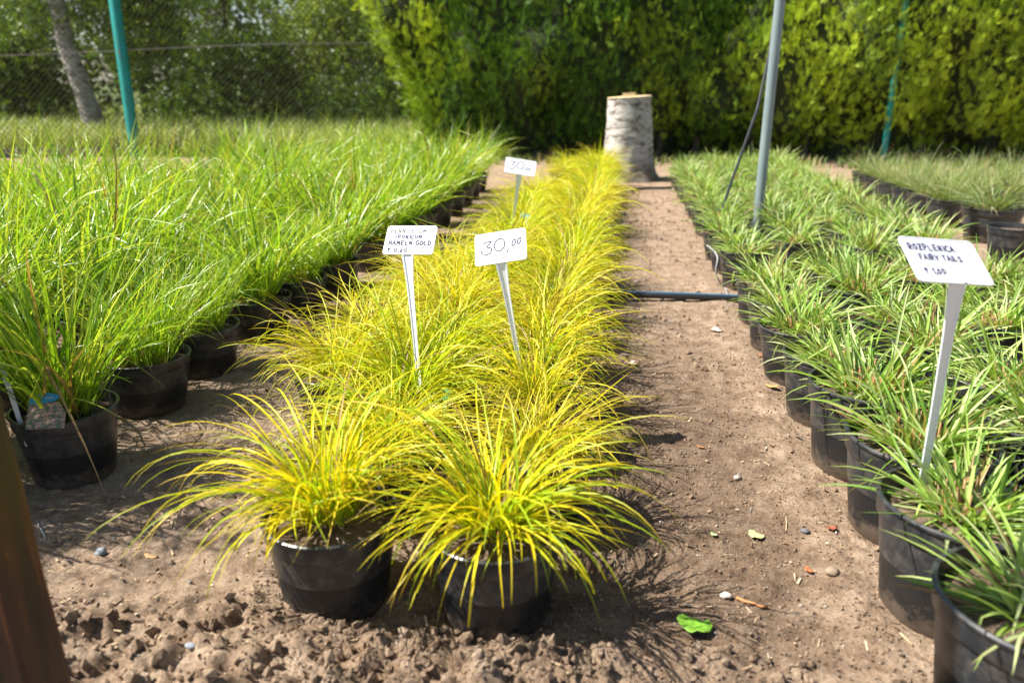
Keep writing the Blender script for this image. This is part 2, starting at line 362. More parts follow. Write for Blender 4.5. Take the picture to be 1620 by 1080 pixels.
# wood chips and straw bits
n = 2600; xy = np.concatenate([rxy(1700, -1.6, -.55, 1.0, 3.4), rxy(900, -.6, .5, .9, 3.6)])
R = rotmats(n); L_ = .002+.012*rng.random(n)**3; Wd = .0007+.002*rng.random(n)**2
q = np.array([[-1, -1, 0], [1, -.6, .15], [1, .7, .1], [-1, 1, 0]])[None]*np.stack([L_, Wd, Wd], 1)[:, None]
az = rng.uniform(0, 6.28, n); ca, sa = np.cos(az), np.sin(az)
v = np.stack([q[..., 0]*ca[:, None]-q[..., 1]*sa[:, None], q[..., 0]*sa[:, None]+q[..., 1]*ca[:, None], q[..., 2]+rng.normal(0, .12, (n, 1))*q[..., 0]], -1)
v += np.concatenate([xy, (ground_h(xy[:, 0], xy[:, 1])+.004)[:, None]], 1)[:, None]
tag(link('wood_chips', mesh_np('wood_chips', v.reshape(-1, 3), Q=np.arange(n*4).reshape(n, 4), mat=M_chip)), 'fine wood chips and straw bits littering the sandy soil', 'wood chips', kind='stuff')

# ------------------------------------------------------------------ blades
def blades(name, mat_, N, length, width, r0, tilt, droop, cols, tipc=None, S=9, power=1.6, seed=0, lean=None, fold=.22, kink=.0, z0=0.0, stubs=0, dead=.03, curl=.25, calm=None):
    r = np.random.default_rng(seed)
    az = r.uniform(0, 2*np.pi, N); rr = r0*np.sqrt(r.random(N)); aa = az+r.normal(0, .9, N)
    Ln = r.uniform(length[0], length[1], N)*(1-.25*r.random(N)**2); Wd = r.uniform(width[0], width[1], N)
    t0 = np.radians(tilt[0]+(tilt[1]-tilt[0])*r.random(N)**.8); dr = np.radians(r.uniform(droop[0], droop[1], N))
    if calm:   # fewer, steeper blades towards one side
        q = np.maximum(0, np.cos(az-calm[0]))*calm[1]; t0 *= 1-q; dr *= 1-.5*q; Ln *= 1-.25*q
    s = np.linspace(0, 1, S+1)
    th = t0[:, None]+dr[:, None]*s[None]**power
    kk = (r.random(N) < kink); ks = r.uniform(.35, .8, N); th = th+np.where(kk[:, None] & (s[None] > ks[:, None]), np.radians(r.uniform(30, 100, N))[:, None], 0)
    th = np.minimum(th, np.radians(174))
    azs = az[:, None]+(r.normal(0, curl, N))[:, None]*s[None]
    d = np.stack([np.sin(th)*np.cos(azs), np.sin(th)*np.sin(azs), np.cos(th)], -1)
    seg = (Ln/S)[:, None, None]
    p = np.concatenate([np.zeros((N, 1, 3)), np.cumsum(d[:, :-1]*seg, 1)], 1)
    p[..., 0] += (rr*np.cos(aa))[:, None]; p[..., 1] += (rr*np.sin(aa))[:, None]; p[..., 2] += z0-.006
    if lean is not None: p[..., 0] += lean[0]*(p[..., 2]-z0)**1.5; p[..., 1] += lean[1]*(p[..., 2]-z0)**1.5
    roll = r.normal(0, .45, N)[:, None]+r.normal(0, .5, N)[:, None]*s[None]
    side = np.stack([-np.sin(azs), np.cos(azs), np.zeros_like(azs)], -1); nrm = np.cross(d, side)
    sd_ = side*np.cos(roll)[..., None]+nrm*np.sin(roll)[..., None]; nr = np.cross(d, sd_)
    prof = np.minimum(1, .55+s*2.2)*np.power(np.maximum(0, 1-s**2.2), .75)+.02
    w = (Wd[:, None]*prof[None])[..., None]*.5
    V = np.stack([p-sd_*w, p-nr*w*2*fold, p+sd_*w], 2)          # N,S+1,3,3
    cols = np.array(cols); ci = r.integers(0, len(cols), N); c = cols[ci]*(r.uniform(.75, 1.2, N))[:, None]
    cc = np.repeat(c[:, None], S+1, 1)
    if tipc is not None:
        k = (np.clip((s-.72)/.28, 0, 1)[None]*(r.random(N)[:, None] < .3))[..., None]*.8; cc = cc*(1-k)+np.array(tipc)*k
    basec = np.array((.30, .24, .10)) if mat_ is not M_gold else np.array((.26, .30, .05))
    k = (np.clip(1-s*9, 0, 1)[None]*np.ones((N, 1)))[..., None]*.6; cc = cc*(1-k)+basec*k
    if mat_ is M_gold:
        k = (np.clip(1-s/.42, 0, 1)[None]*np.ones((N, 1)))[..., None]*.65; cc = cc*(1-k)+np.array((.27, .46, .015))*k
    dd = r.random(N) < dead; cc[dd] = np.array((.40, .26, .10))*r.uniform(.6, 1.1, dd.sum())[:, None, None]
    Cc = np.repeat(cc[:, :, None], 3, 2)
    base = (np.arange(N)*(S+1)*3)[:, None]; i = np.arange(S)*3
    f = []
    for o in (0, 1): f.append(np.stack([base+i+o, base+i+o+1, base+i+o+4, base+i+o+3], -1).reshape(-1, 4))
    V = V.reshape(-1, 3); Cc = Cc.reshape(-1, 3); Q = np.concatenate(f)
    V[:, 2] = np.maximum(V[:, 2], .004)                          # long blades lie down on the soil
    if stubs:                                                    # old cut stalks, orange brown
        vs, qs, cs = [], [], []
        for _ in range(stubs):
            a_ = r.uniform(0, 6.28); q_ = r0*.9*math.sqrt(r.random()); h = r.uniform(.02, .065); t = r.uniform(0, .35); rad = r.uniform(.0012, .003)
            b0 = np.array([q_*math.cos(a_), q_*math.sin(a_), z0-.005]); b1 = b0+np.array([math.cos(a_)*math.sin(t), math.sin(a_)*math.sin(t), math.cos(t)])*h
            o = len(V)+len(vs)*1
            ring = [np.array([math.cos(k*1.5708), math.sin(k*1.5708), 0])*rad for k in range(4)]
            vs += [b0+x for x in ring]+[b1+x*.8 for x in ring]; qs += [[o+k, o+(k+1) % 4, o+4+(k+1) % 4, o+4+k] for k in range(4)]+[[o+4, o+5, o+6, o+7]]
            cs += [np.array((.50, .26, .10))*r.uniform(.5, 1.2)]*8
        V = np.concatenate([V, np.array(vs)]); Q = np.concatenate([Q, np.array(qs)]); Cc = np.concatenate([Cc, np.array(cs)])
    return mesh_np(name, V, Q=Q, mat=mat_, col=Cc)

# pots (shared meshes)
def pot_meshes(R=.118, H=.185, name='pot'):
    rb = R*.80; zr = H-.034
    m = MB(); prof = [(rb*.6, .004), (rb-.006, .003), (rb, .012)]
    for i in range(1, 7): prof.append((rb+(R-.006-rb)*i/7, .012+(zr-.012)*i/7))
    prof += [(R-.006, zr)]
    feet = lambda a, z, j: 1-(.035*max(0, 1-z/.05)*max(0, math.cos(a*4)**8)) if j > 1 else 1
    m.lathe(prof, 48, wob=feet)
    body = m.mesh(name, M_pot, True, 35)
    m = MB(); m.lathe([(R-.007, zr-.001), (R-.001, zr), (R+.0005, zr+.003), (R+.001, H-.006), (R+.0045, H-.005), (R+.005, H-.001), (R+.002, H+.0012), (R-.002, H), (R-.003, H-.01), (R-.006, zr-.01), (R-.012, H*.5)], 48)
    return body, m.mesh('rim', M_rim, True, 35)
def soil_mesh(R, z, seed):
    r = np.random.default_rng(seed); V = [(0, 0, z+.012)]; nr, na = 9, 36
    for j in range(1, nr+1):
        for i in range(na):
            a = 2*math.pi*i/na; q = R*j/nr
            V.append((q*math.cos(a), q*math.sin(a), z+.012*(1-(j/nr)**2)+(r.random()-.5)*.009*(j < nr)))
    T = [[0, 1+i, 1+(i+1) % na] for i in range(na)]
    Q = [[1+(j-1)*na+i, 1+j*na+i, 1+j*na+(i+1) % na, 1+(j-1)*na+(i+1) % na] for j in range(1, nr) for i in range(na)]
    return mesh_np('soil', V, Q=Q, T=T, mat=M_soil)
PR, PH = .118, .185
POT, RIM = pot_meshes(PR, PH)
SOIL = [soil_mesh(PR-.006, PH-.03, k) for k in range(3)]
ZS = PH-.022
GOLD = [(.68, .61, .014), (.54, .57, .012), (.76, .62, .02), (.36, .50, .015), (.74, .72, .10)]
gold_m = [blades('foliage', M_gold, 440 if k % 2 else 340, (.19, .41), (.0022, .0046+.0008*(k % 3)), .045, (6, 66), (60, 130), (GOLD, [(.66, .58, .02), (.76, .66, .09), (.56, .50, .03), (.5, .56, .012)], [(.40, .52, .012), (.52, .58, .015), (.62, .62, .02)])[k % 3], (.62, .36, .05), dead=.06, S=10, power=1.15, seed=20+k, z0=ZS, curl=.7, kink=.08, lean=(rng.normal(0, .35), rng.normal(0, .35))) for k in range(9)]
gold_front = [blades('foliage', M_gold, 300, (.19, .44), (.0030, .0062), .042, (2, 52), (70, 142), GOLD[:4], (.60, .34, .05), S=12, power=1.2, seed=40+k, z0=ZS+.004, curl=.5, kink=.06, stubs=14, calm=((-1.9, .12), (-.7, .6))[k], lean=((.0, .0), (-.3, .1))[k]) for k in range(2)]
GREEN = [(.22, .40, .025), (.30, .47, .03), (.38, .52, .04), (.16, .32, .02), (.46, .55, .07)]
green_m = [blades('foliage', M_green, 235, (.28, .70), (.0042, .0115), .072, (1, 38), (0, 95), GREEN, (.45, .40, .12), S=8, power=1.9, seed=60+k, z0=ZS, kink=.2, stubs=60, curl=.8, fold=.3) for k in range(9)]
green_s = [blades('foliage', M_green, 520, (.22, .50), (.0018, .0042), .080, (1, 34), (10, 95), GREEN, (.45, .40, .12), S=8, power=1.9, seed=160+k, z0=ZS, kink=.12, stubs=70, curl=.5) for k in range(3)]
MID = [(.26, .42, .06), (.33, .49, .09), (.43, .56, .16), (.17, .32, .045), (.54, .63, .28)]
mid_m = [blades('foliage', M_mid, 165, (.11, .26), (.0045, .0100), .058, (10, 76), (5, 70), MID, (.48, .40, .16), S=6, power=1.4, seed=80+k, z0=ZS, kink=.06, stubs=46, curl=.35, dead=.05, fold=.3) for k in range(7)]
FINE = [(.20, .32, .06), (.30, .40, .12), (.46, .50, .28), (.14, .23, .04)]
fine_m = [blades('foliage', M_mid, 270, (.18, .42), (.002, .0042), .05, (4, 62), (10, 80), FINE, (.45, .35, .2), S=7, power=1.4, seed=95+k, z0=ZS, stubs=10, dead=.08) for k in range(4)]

ORD = ['first', 'second', 'third', 'fourth', 'fifth', 'sixth', 'seventh', 'eighth', 'ninth', 'tenth', 'eleventh', 'twelfth', 'thirteenth', 'fourteenth', 'fifteenth', 'sixteenth', 'seventeenth', 'eighteenth', 'nineteenth', 'twentieth', 'twenty-first', 'twenty-second', 'twenty-third', 'twenty-fourth', 'twenty-fifth', 'twenty-sixth', 'twenty-seventh']
def plant(loc, fol, label, cat, group, scale=1, rz=None, tilt=0, tallness=1, name='grass_plant', fscale=1, zs=1):
    loc = Vector(loc); loc.z = gz(loc.x, loc.y)-.006
    t = empty(name, loc, random.uniform(0, 6.28) if rz is None else rz, label, cat, group, scale)
    t.rotation_euler.x = random.gauss(0, .015)+tilt; t.scale.z *= zs
    p = link('pot', POT, t); link('rim', RIM, p)
    link('soil', random.choice(SOIL), t)
    if fol:
        f = link('foliage', fol, t); f['kind'] = 'stuff'; f.scale = (fscale, fscale, fscale*tallness); f.location.z = ZS*(1-fscale*tallness)
    return t
def clear_hose(y):
    d = y-HOSE_Y
    return y if abs(d) > .14 else HOSE_Y+math.copysign(.14, d or 1)

# golden bed: three files
for fi, (fx, y0, y1, nm) in enumerate(((-.19, 1.24, 7.75, 'right file'), (-.49, 1.24, 5.75, 'middle file'), (-.715, 1.98, 3.3, 'left file'))):
    y = y0; k = 0
    while y < y1:
        fr = (k == 0 and fi < 2)
        x = fx+(0 if fr else random.gauss(0, .022))
        fol = gold_front[fi] if fr else random.choice(gold_m)
        if fr: lab = ('golden fountain grass in black pot, front right corner of the yellow bed', 'golden fountain grass in black pot, front left corner of the yellow bed')[fi]
        else: lab = 'potted golden grass, %s of the yellow bed, %s pot from the front' % (nm, ORD[k])
        plant((x, clear_hose(y), 0), fol, lab, 'grass plant', 'golden grasses in black pots', name='golden_grass_plant', tilt=0 if fr else random.gauss(0, .03), tallness=1 if fr else random.uniform(.95, 1.35), fscale=1.0 if fr else random.uniform(.80, 1.10)*(.80 if fi == 2 else .94), rz=0 if fr else None)
        y += .312+random.gauss(0, .006); k += 1
# far end of the bed widens beside the stump
for k, (x, y) in enumerate(((-.48, 7.15), (-.44, 7.5), (-.12, 8.0))):
    plant((x, y, 0), random.choice(gold_m), 'potted golden grass at the far end by the stump, %s' % ('left of the file', 'left of the last pot', 'hindmost pot')[k], 'grass plant', 'golden grasses in black pots', name='golden_grass_plant', fscale=.8)

# tall green bed on the left
ys0 = [1.645, 2.065, 2.37, 2.78, 3.11, 3.50, 3.97, 4.40, 4.85, 5.3, 5.75, 6.2, 6.65, 7.1]
FN = ['file beside the yellow bed', 'second file from the yellow bed', 'third file from the yellow bed', 'fourth file from the yellow bed', 'fifth file from the yellow bed', 'sixth file from the yellow bed', 'seventh file from the yellow bed', 'eighth file from the yellow bed', 'ninth file from the yellow bed', 'tenth file from the yellow bed', 'eleventh file from the yellow bed', 'twelfth file from the yellow bed', 'thirteenth file from the yellow bed', 'fourteenth file from the yellow bed']
for fi in range(14):
    fx = -1.335-.40*fi; k = 0
    ylist = ([1.36]+ys0 if fi == 1 else ys0) if fi < 2 else [1.2+.41*j+.05*(fi % 2) for j in range(15)]
    for j, y in enumerate(ylist):
        x = fx+random.gauss(0, .025); yy = clear_hose(y+(random.gauss(0, .02) if fi else 0))
        if fi == 1 and j == 0: x = -1.56
        if fi == 0: x = [-1.295, -1.345, -1.335, -1.325, -1.30, -1.26, -1.25, -1.235, -1.22, -1.21, -1.21, -1.22, -1.24, -1.26][j]
        u, v_, d_ = pix((x, yy, .45))
        if u < -330 or u > 2000: continue
        if yy > (7.6-1.2*(-1.3-x) if x > -2.7 else 5.9-2.4*(-2.7-x)): continue
        lab = 'potted tall green grass, %s, %s from the front' % (FN[fi], ORD[k])
        if fi == 0 and j == 0: lab = 'tall green grass in black pot holding a blue picture tag'
        elif fi == 0 and j == 1: lab = 'tall green grass in black pot right behind the one with blue tag'
        elif fi == 1 and j == 0: lab = 'green grass in black pot half hidden behind the brown post'
        t = plant((x, yy, 0), green_s[j % 3] if fi == 0 and j in (1, 2, 4) else green_m[(fi*4+j*2) % 9], lab, 'grass plant', 'tall green grasses in black pots', name='tall_grass_plant', fscale=random.uniform(.84, 1.04), tallness=random.uniform(.78, 1.04)*(1.2 if fi < 3 and j < 5 else 1.1 if fi == 0 else 1), scale=(.98 if j == 0 else 1.06) if fi == 0 else 1, zs=.84 if fi == 0 and j else 1)
        if fi == 0 and j == 0: TAGPOT = t
        k += 1

# broad-bladed bed on the right: five files, rim near the sandy path
ys1 = [1.07, 1.35, 1.64, 1.93, 2.24, 2.56, 2.88, 3.22, 3.80, 4.12, 4.45, 4.8, 5.15, 5.5, 5.85, 6.2, 6.55, 6.9, 7.25, 7.6]
FR = ['file beside the path', 'second file from the path', 'third file from the path', 'fourth file from the path', 'fifth file from the path']
for fi in range(5):
    k = 0
    for j, y in enumerate(ys1):
        x = .612-.004*y+(.305+.05*(y < 2.5))*fi+(.022 if y < 2.1 else 0)+random.gauss(0, .008); yy = y if fi == 0 else clear_hose(1.02+(y-1.07)*1.10+random.gauss(0, .025)+.09*(fi % 2))
        if fi == 0 and j == 0: x = .625
        if fi == 4: continue
        u, v_, d_ = pix((x, yy, .25))
        if u > 1850: continue
        if fi == 1 and 4.7 < yy < 5.0: yy += .12
        if fi == 1 and j == 2: k += 0
        lab = 'low green grass in black pot, %s, %s pot from the front' % (FR[fi], ORD[k])
        if fi == 0 and j == 1: lab = 'low green grass in black pot holding the large white name sign'
        if fi == 0 and j == 0: lab = 'low green grass in black pot, cut off by the lower right corner'
        plant((x, yy, 0), mid_m[(fi*2+j*3) % 7], lab,  'grass plant', 'low green grasses in black pots', name='low_grass_plant', tilt=random.gauss(0, .03), tallness=random.uniform(.8, 1.2), fscale=random.uniform(.72, 1.0)*(.96 if y < 2.6 else 1.04), scale=1.22 if y < 2.1 else 1.08 if y < 2.6 else 1)
        k += 1
# grey-green fescues at the far right
fr = [(2.17, 5.18, 1.42), (2.11, 5.75, 1.0), (2.09, 6.08, 1.0), (2.08, 6.40, 1.0), (2.07, 6.72, 1.0), (2.06, 7.05, 1.0), (2.05, 7.4, 1.0), (2.42, 6.1, 1.0), (2.42, 6.45, 1.0), (2.42, 6.8, 1.0), (2.42, 7.2, 1.0), (2.75, 6.3, 1.0), (2.78, 6.7, 1.0), (2.80, 7.1, 1.0), (3.12, 6.8, 1.0), (3.15, 7.2, 1.0)]
fl = ['grey-green fescue in a large grey pot standing apart before its row'] + ['grey-green fescue in black pot, inner row at far right, %s behind the large pot' % ORD[k] for k in range(6)] + ['grey-green fescue in black pot, middle row at far right, %s from the front' % ORD[k] for k in range(4)] + ['grey-green fescue in black pot, outer row at far right, %s from the front' % ORD[k] for k in range(3)]+['grey-green fescue in black pot at the right end, nearer of two', 'grey-green fescue in black pot at the right end, farther of two']
for k, ((x, y, s), lab) in enumerate(zip(fr, fl)):
    plant((x+.06, y, 0), fine_m[k % 4], lab, 'grass plant', 'grey-green fescues in black pots', name='fescue_plant', scale=s, fscale=.78 if s > 1 else .85, zs=.80 if s > 1 else 1)
plant((2.08, 4.55, 0), None, 'bare black pot with only soil at the right edge of the photo', 'plant pot', None, name='soil_filled_pot', scale=1.05)

# ------------------------------------------------------------------ signs
GL = {'A': [[(0, 0), (.28, 1), (.6, 0)], [(.1, .35), (.5, .35)]], 'C': [[(.55, .85), (.3, 1), (.05, .65), (.05, .3), (.3, 0), (.55, .12)]],
'E': [[(.5, 1), (.05, 1), (.05, 0), (.5, 0)], [(.05, .5), (.42, .5)]], 'F': [[(.5, 1), (.05, 1), (.05, 0)], [(.05, .52), (.4, .52)]],
'G': [[(.55, .85), (.3, 1), (.05, .65), (.05, .3), (.3, 0), (.55, .15), (.55, .45), (.35, .45)]], 'H': [[(.05, 1), (.05, 0)], [(.5, 1), (.5, 0)], [(.05, .5), (.5, .5)]],
'I': [[(.1, 1), (.1, 0)]], 'J': [[(.1, 1), (.45, 1), (.4, .2), (.2, 0), (.03, .2)]], 'L': [[(.05, 1), (.05, 0), (.45, 0)]],
'M': [[(.03, 0), (.08, 1), (.33, .4), (.58, 1), (.63, 0)]], 'N': [[(.05, 0), (.05, 1), (.5, 0), (.5, 1)]],
'O': [[(.3, 1), (.08, .75), (.05, .35), (.28, 0), (.52, .3), (.52, .7), (.3, 1)]], 'P': [[(.05, 0), (.05, 1), (.4, .95), (.48, .72), (.35, .5), (.05, .46)]],
'R': [[(.05, 0), (.05, 1), (.4, .95), (.48, .72), (.35, .5), (.05, .46), (.52, 0)]], 'S': [[(.5, .88), (.28, 1), (.06, .78), (.28, .5), (.5, .25), (.28, 0), (.03, .13)]],
'T': [[(0, 1), (.55, 1)], [(.28, 1), (.28, 0)]], 'U': [[(.05, 1), (.05, .25), (.27, 0), (.5, .25), (.5, 1)]], 'Y': [[(.0, 1), (.27, .5)], [(.55, 1), (.2, 0)]],
'Z': [[(.03, 1), (.5, 1), (.03, 0), (.5, 0)], [(.12, .5), (.42, .5)]], 'D': [[(.05, 0), (.05, 1), (.35, .9), (.52, .5), (.35, .1), (.05, 0)]],
'0': [[(.3, 1), (.1, .75), (.06, .35), (.28, 0), (.5, .3), (.5, .7), (.3, 1)]], '1': [[(.05, .7), (.3, 1), (.3, 0)]],
'6': [[(.45, 1), (.15, .6), (.05, .25), (.27, 0), (.48, .22), (.3, .48), (.08, .35)]], ',': [[(.15, .08), (.05, -.25)]],
'^': [[(.25, 0), (.25, 1)], [(0, .62), (.25, 1), (.5, .62)]],
'3': [[(.0, .93), (.25, 1), (.62, .98), (.28, .60), (.62, .42), (.55, .1), (.25, -.05), (-.12, .12), (-.14, .3)]],
'B': [[(.5, 1.12), (.2, .95), (.02, .5), (.18, .1), (.5, .0), (.82, .3), (.88, .75), (.7, 1.06), (.45, 1.12)]], ' ': []}
def smooth_poly(p, n=5):
    if len(p) < 4: return p
    o = []; q = [p[0]]+list(p)+[p[-1]]
    for i in range(1, len(q)-2):
        for j in range(n):
            t = j/n; o.append(tuple(.5*((2*q[i][k])+(-q[i-1][k]+q[i+1][k])*t+(2*q[i-1][k]-5*q[i][k]+4*q[i+1][k]-q[i+2][k])*t*t+(-q[i-1][k]+3*q[i][k]-3*q[i+1][k]+q[i+2][k])*t**3) for k in (0, 1)))
    return o+[p[-1]]
def lettering(text, x, z, h, parent, mt, thick=.0007, adv=.86, slant=.0, up=0.0, seed=1):
    r = random.Random(seed); m = MB(); thick = min(thick*1.75, h*.13)
    for ch in text:
        jz = r.uniform(-.06, .06)*h; sc = h*r.uniform(.93, 1.07)
        for st in GL[ch]:
            st = smooth_poly(st) if ch in 'COGSUJPRD0636B,' else st
            pts = [Vector((x+(a+slant*b)*sc, 0, z+b*sc+jz)) for a, b in st]
            for p, q in zip(pts[:-1], pts[1:]):
                d = (q-p).normalized()*thick*.5; m.tube([p-d, q+d], thick, 6)
        w = {'I': .38, '1': .55, ',': .4, ' ': .55, 'M': .92, 'B': 1.05, '3': .85}.get(ch, adv); x += w*h; z += up*w*h
    m.v = [(a, b*.3, c) for a, b, c in m.v]
    o = m.build('lettering', mt, parent, True, None); o.location = (0, -.0012, 0); return o
def rrect(w, h, r, n=5):
    o = []
    for cx, cy, a0 in ((w/2-r, h/2-r, 0), (-w/2+r, h/2-r, 90), (-w/2+r, -h/2+r, 180), (w/2-r, -h/2+r, 270)):
        for i in range(n+1):
            a = math.radians(a0+90*i/n); o.append((cx+r*math.cos(a), cy+r*math.sin(a)))
    return o
def sign(ctr, wv, hv, w, h, foot, label, lines, st=(.022, .012)):
    """plate at ctr spanned by camera-space directions wv, hv; stem down to foot"""
    X_ = (CR @ Vector(wv)).normalized(); Z_ = CR @ Vector(hv); Z_ = (Z_-X_*Z_.dot(X_)).normalized(); Y_ = Z_.cross(X_)
    foot = Vector(foot); t = empty('plant_sign', foot, 0, label, 'sign')
    M = Matrix((X_, Y_, Z_)).transposed().to_4x4(); M.translation = Vector(ctr)-foot
    m = MB(); o = rrect(w, h, .008); n = len(o); ii = rrect(w-.005, h-.005, .006)
    v = [(x, .0012, z) for x, z in o]+[(x, -.0016, z) for x, z in o]+[(x, -.0017, z) for x, z in ii]+[(x, -.0009, z) for x, z in [(a*.992, b*.992) for a, b in ii]]
    f = [tuple(range(n))]+[(i, n+i, n+(i+1) % n, (i+1) % n) for i in range(n)]+[(n+i, 2*n+i, 2*n+(i+1) % n, n+(i+1) % n) for i in range(n)]+[(2*n+i, 3*n+i, 3*n+(i+1) % n, 2*n+(i+1) % n) for i in range(n)]+[tuple(3*n+i for i in range(n))[::-1]]
    m.add(v, f); p = m.build('plate', M_white, t); p.matrix_local = M
    for a in lines: lettering(parent=p, **a)
    # stem: ribbed strip, wide under the plate, narrow at the soil
    top = M @ Vector((0, .0005, -h/2+.003)); bot = Vector((0, 0, -.05)); m = MB(); ax = (bot-top).normalized()
    sx = (X_-ax*X_.dot(ax)).normalized(); sy = ax.cross(sx)
    if sy.dot(Y_) > 0: sy = -sy
    secs = []
    for i in range(7):
        q = i/6; c = top.lerp(bot, q); hw = (st[0]+(st[1]-st[0])*min(1, q*2.2))*.5*(1.35 if i == 0 else 1)
        secs.append([c+sx*(a*hw)+sy*b for a, b in ((-1, 0), (-1, .003), (-.72, .003), (-.62, .0008), (.62, .0008), (.72, .003), (1, .003), (1, 0))])
    v = [x for s_ in secs for x in s_]; f = [(j*8+i, j*8+(i+1) % 8, (j+1)*8+(i+1) % 8, (j+1)*8+i) for j in range(6) for i in range(8)]+[tuple(range(8))]
    m.add(v, f); m.build('stem', M_stem, t)
    return t
W1 = .13
sign(PD(792, 391, 1.99), (83, 11, 17), (-2, 53, -24), W1, .089, P(836, 625, .155), 'white price sign reading 30,00 in the golden grass',
     [dict(text='3B', x=-.044, z=-.013, h=.032, mt=M_ink, thick=.0009, up=.05), dict(text=',', x=.015, z=-.010, h=.026, mt=M_ink, thick=.0009), dict(text='00', x=.026, z=-.001, h=.0175, mt=M_ink, thick=.0009, up=.12, adv=.8, slant=.3)])
sign(PD(649, 380, 2.03), (80, -2, 14), (6, 49, -27), W1, .088, P(668, 640, .15), 'white name sign with four handwritten lines, left of the price sign',
     [dict(text='PENNISETUM', x=-.054, z=.022, h=.0115, mt=M_inkf, thick=.0007), dict(text='JA', x=-.052, z=.004, h=.0115, mt=M_inkf, thick=.0005), dict(text='PONICUM', x=-.033, z=.004, h=.0115, mt=M_inkm, thick=.0008),
      dict(text='HAMELN GOLD', x=-.054, z=-.015, h=.0122, mt=M_ink, thick=.0009), dict(text='^ 0,60', x=-.054, z=-.037, h=.0125, mt=M_ink, thick=.0008)])
sign(PD(823, 264, 3.9), (46, -7, -2), (3, 23, -10), .150, .088, P(806, 385, .15), 'small far white sign with faint price, tilted among golden tufts',
     [dict(text='3B', x=-.052, z=-.016, h=.040, mt=M_ink, thick=.0011), dict(text=',', x=.012, z=-.012, h=.024, mt=M_ink, thick=.0009), dict(text='00', x=.022, z=-.016, h=.018, mt=M_ink, thick=.0008, slant=.3)])
sign(PD(1496, 413, 1.30), (137, -4, -40), (-12, 75, -48), .147, .092, P(1452, 800, .155), 'large white plant name sign standing in the right front pots',
     [dict(text='ROZPLENICA', x=-.062, z=.020, h=.0115, mt=M_inkm, thick=.0010), dict(text='FAIRY TAILS', x=-.050, z=.000, h=.0105, mt=M_inkm, thick=.0008), dict(text='^ 1,00', x=-.053, z=-.028, h=.0105, mt=M_inkm, thick=.0009)], st=(.023, .017))

# plant tag in the first left pot: blue head, photo print of a pinkish grass
M_tagb = mat('tag_blue', (.02, .24, .42), .3)
M_print = mat('tag_print', rough=.3)
pn = noise(M_print, 60, 5, .7, stretch=(1, 1, 2.2))
lk(M_print, ramp(M_print, pn, [(.32, (.02, .05, .025)), (.46, (.07, .12, .05)), (.55, (.36, .20, .15)), (.72, (.50, .36, .30))]), BS(M_print).inputs['Base Color'])
M_pt = mat('tag_small_print', (.55, .65, .7), .5)
ft = P(68, 674, .182); tg = empty('plant_tag', ft, 0, 'plant tag with blue head and picture of pinkish grass in the pot', 'plant tag')
Mt = Matrix.Translation((0, 0, .012)) @ Matrix.Rotation(math.radians(14), 4, 'Z') @ Matrix.Rotation(math.radians(-30), 4, 'X') @ Matrix.Scale(.86, 4); 
m = MB(); pts = [(-.040, -.02), (.056, -.02), (.058, .022), (.040, .050), (-.036, .046)]
v = [(x, -.0006, z) for x, z in pts]+[(x, .0006, z) for x, z in pts]; k = len(pts)
m.add(v, [tuple(range(k)), tuple(range(k, 2*k))[::-1]]+[(i, k+i, k+(i+1) % k, (i+1) % k) for i in range(k)]); o = m.build('picture_panel', M_print, tg); o.matrix_local = Mt
m = MB(); pts = [(-.037, .047), (.0, .048), (.030, .053), (.040, .060), (.034, .070), (.014, .075), (-.012, .073), (-.030, .063)]
v = [(x, -.0006, z) for x, z in pts]+[(x, .0006, z) for x, z in pts]; k = len(pts)
m.add(v, [tuple(range(k)), tuple(range(k, 2*k))[::-1]]+[(i, k+i, k+(i+1) % k, (i+1) % k) for i in range(k)]); o = m.build('blue_head', M_tagb, tg); o.matrix_local = Mt
m = MB()
for z_, w_ in ((.064, .012), (.0605, .014)):
    x_ = .004
    while x_ < .004+w_*1.5: l_ = random.uniform(.001, .003); m.box((x_+l_/2, -.0009, z_), (l_/2, .0001, .0006)); x_ += l_+.0008
o = m.build('small_print', M_pt, tg); o.matrix_local = Mt
# grey label stake beside it
f2 = P(40, 686, .15); stk = empty('label_stake', f2, 0, 'plain greyish white plastic label stake leaning in the front left pot', 'label stake')
m = MB(); top = P(-5, 560, .33)-f2; m.tube([Vector((0, 0, -.03)), top*.5, top], [.006, .0075, .0075], 4); ob = m.build('stake_blade', M_white, stk)
# pot labels: small plastic tags in the golden bed
def small_tag(p, rz, tiltx, w, h, mt, label):
    t = empty('plant_tag', p, rz, label, 'plant tag'); t.rotation_euler.x = tiltx
    m = MB(); o = rrect(w, h, .004, 3); n = len(o); v = [(x, -.0005, z+h/2+.03) for x, z in o]+[(x, .0005, z+h/2+.03) for x, z in o]
    m.add(v, [tuple(range(n)), tuple(range(n, 2*n))[::-1]]+[(i, n+i, n+(i+1) % n, (i+1) % n) for i in range(n)]); m.build('label_head', mt, t)
    m = MB(); m.box((0, 0, .0), (w*.18, .0004, .0345)); m.build('spike', mt, t)
M_tg = mat('tag_green', (.10, .30, .12), .35)
M_tt = mat('tag_teal', (.02, .26, .36), .35)
small_tag(P(562, 770, .17), .4, -.35, .020, .035, M_tg, 'green plastic plant tag in the front left golden pot')
small_tag(P(832, 352, .26), .3, -.9, .045, .03, M_tt, 'small blue plant tag low in the golden grass under the far sign')
small_tag(P(703, 655, .17), -.3, -.3, .018, .03, M_tg, 'green plant tag between the golden pots of the second rows')

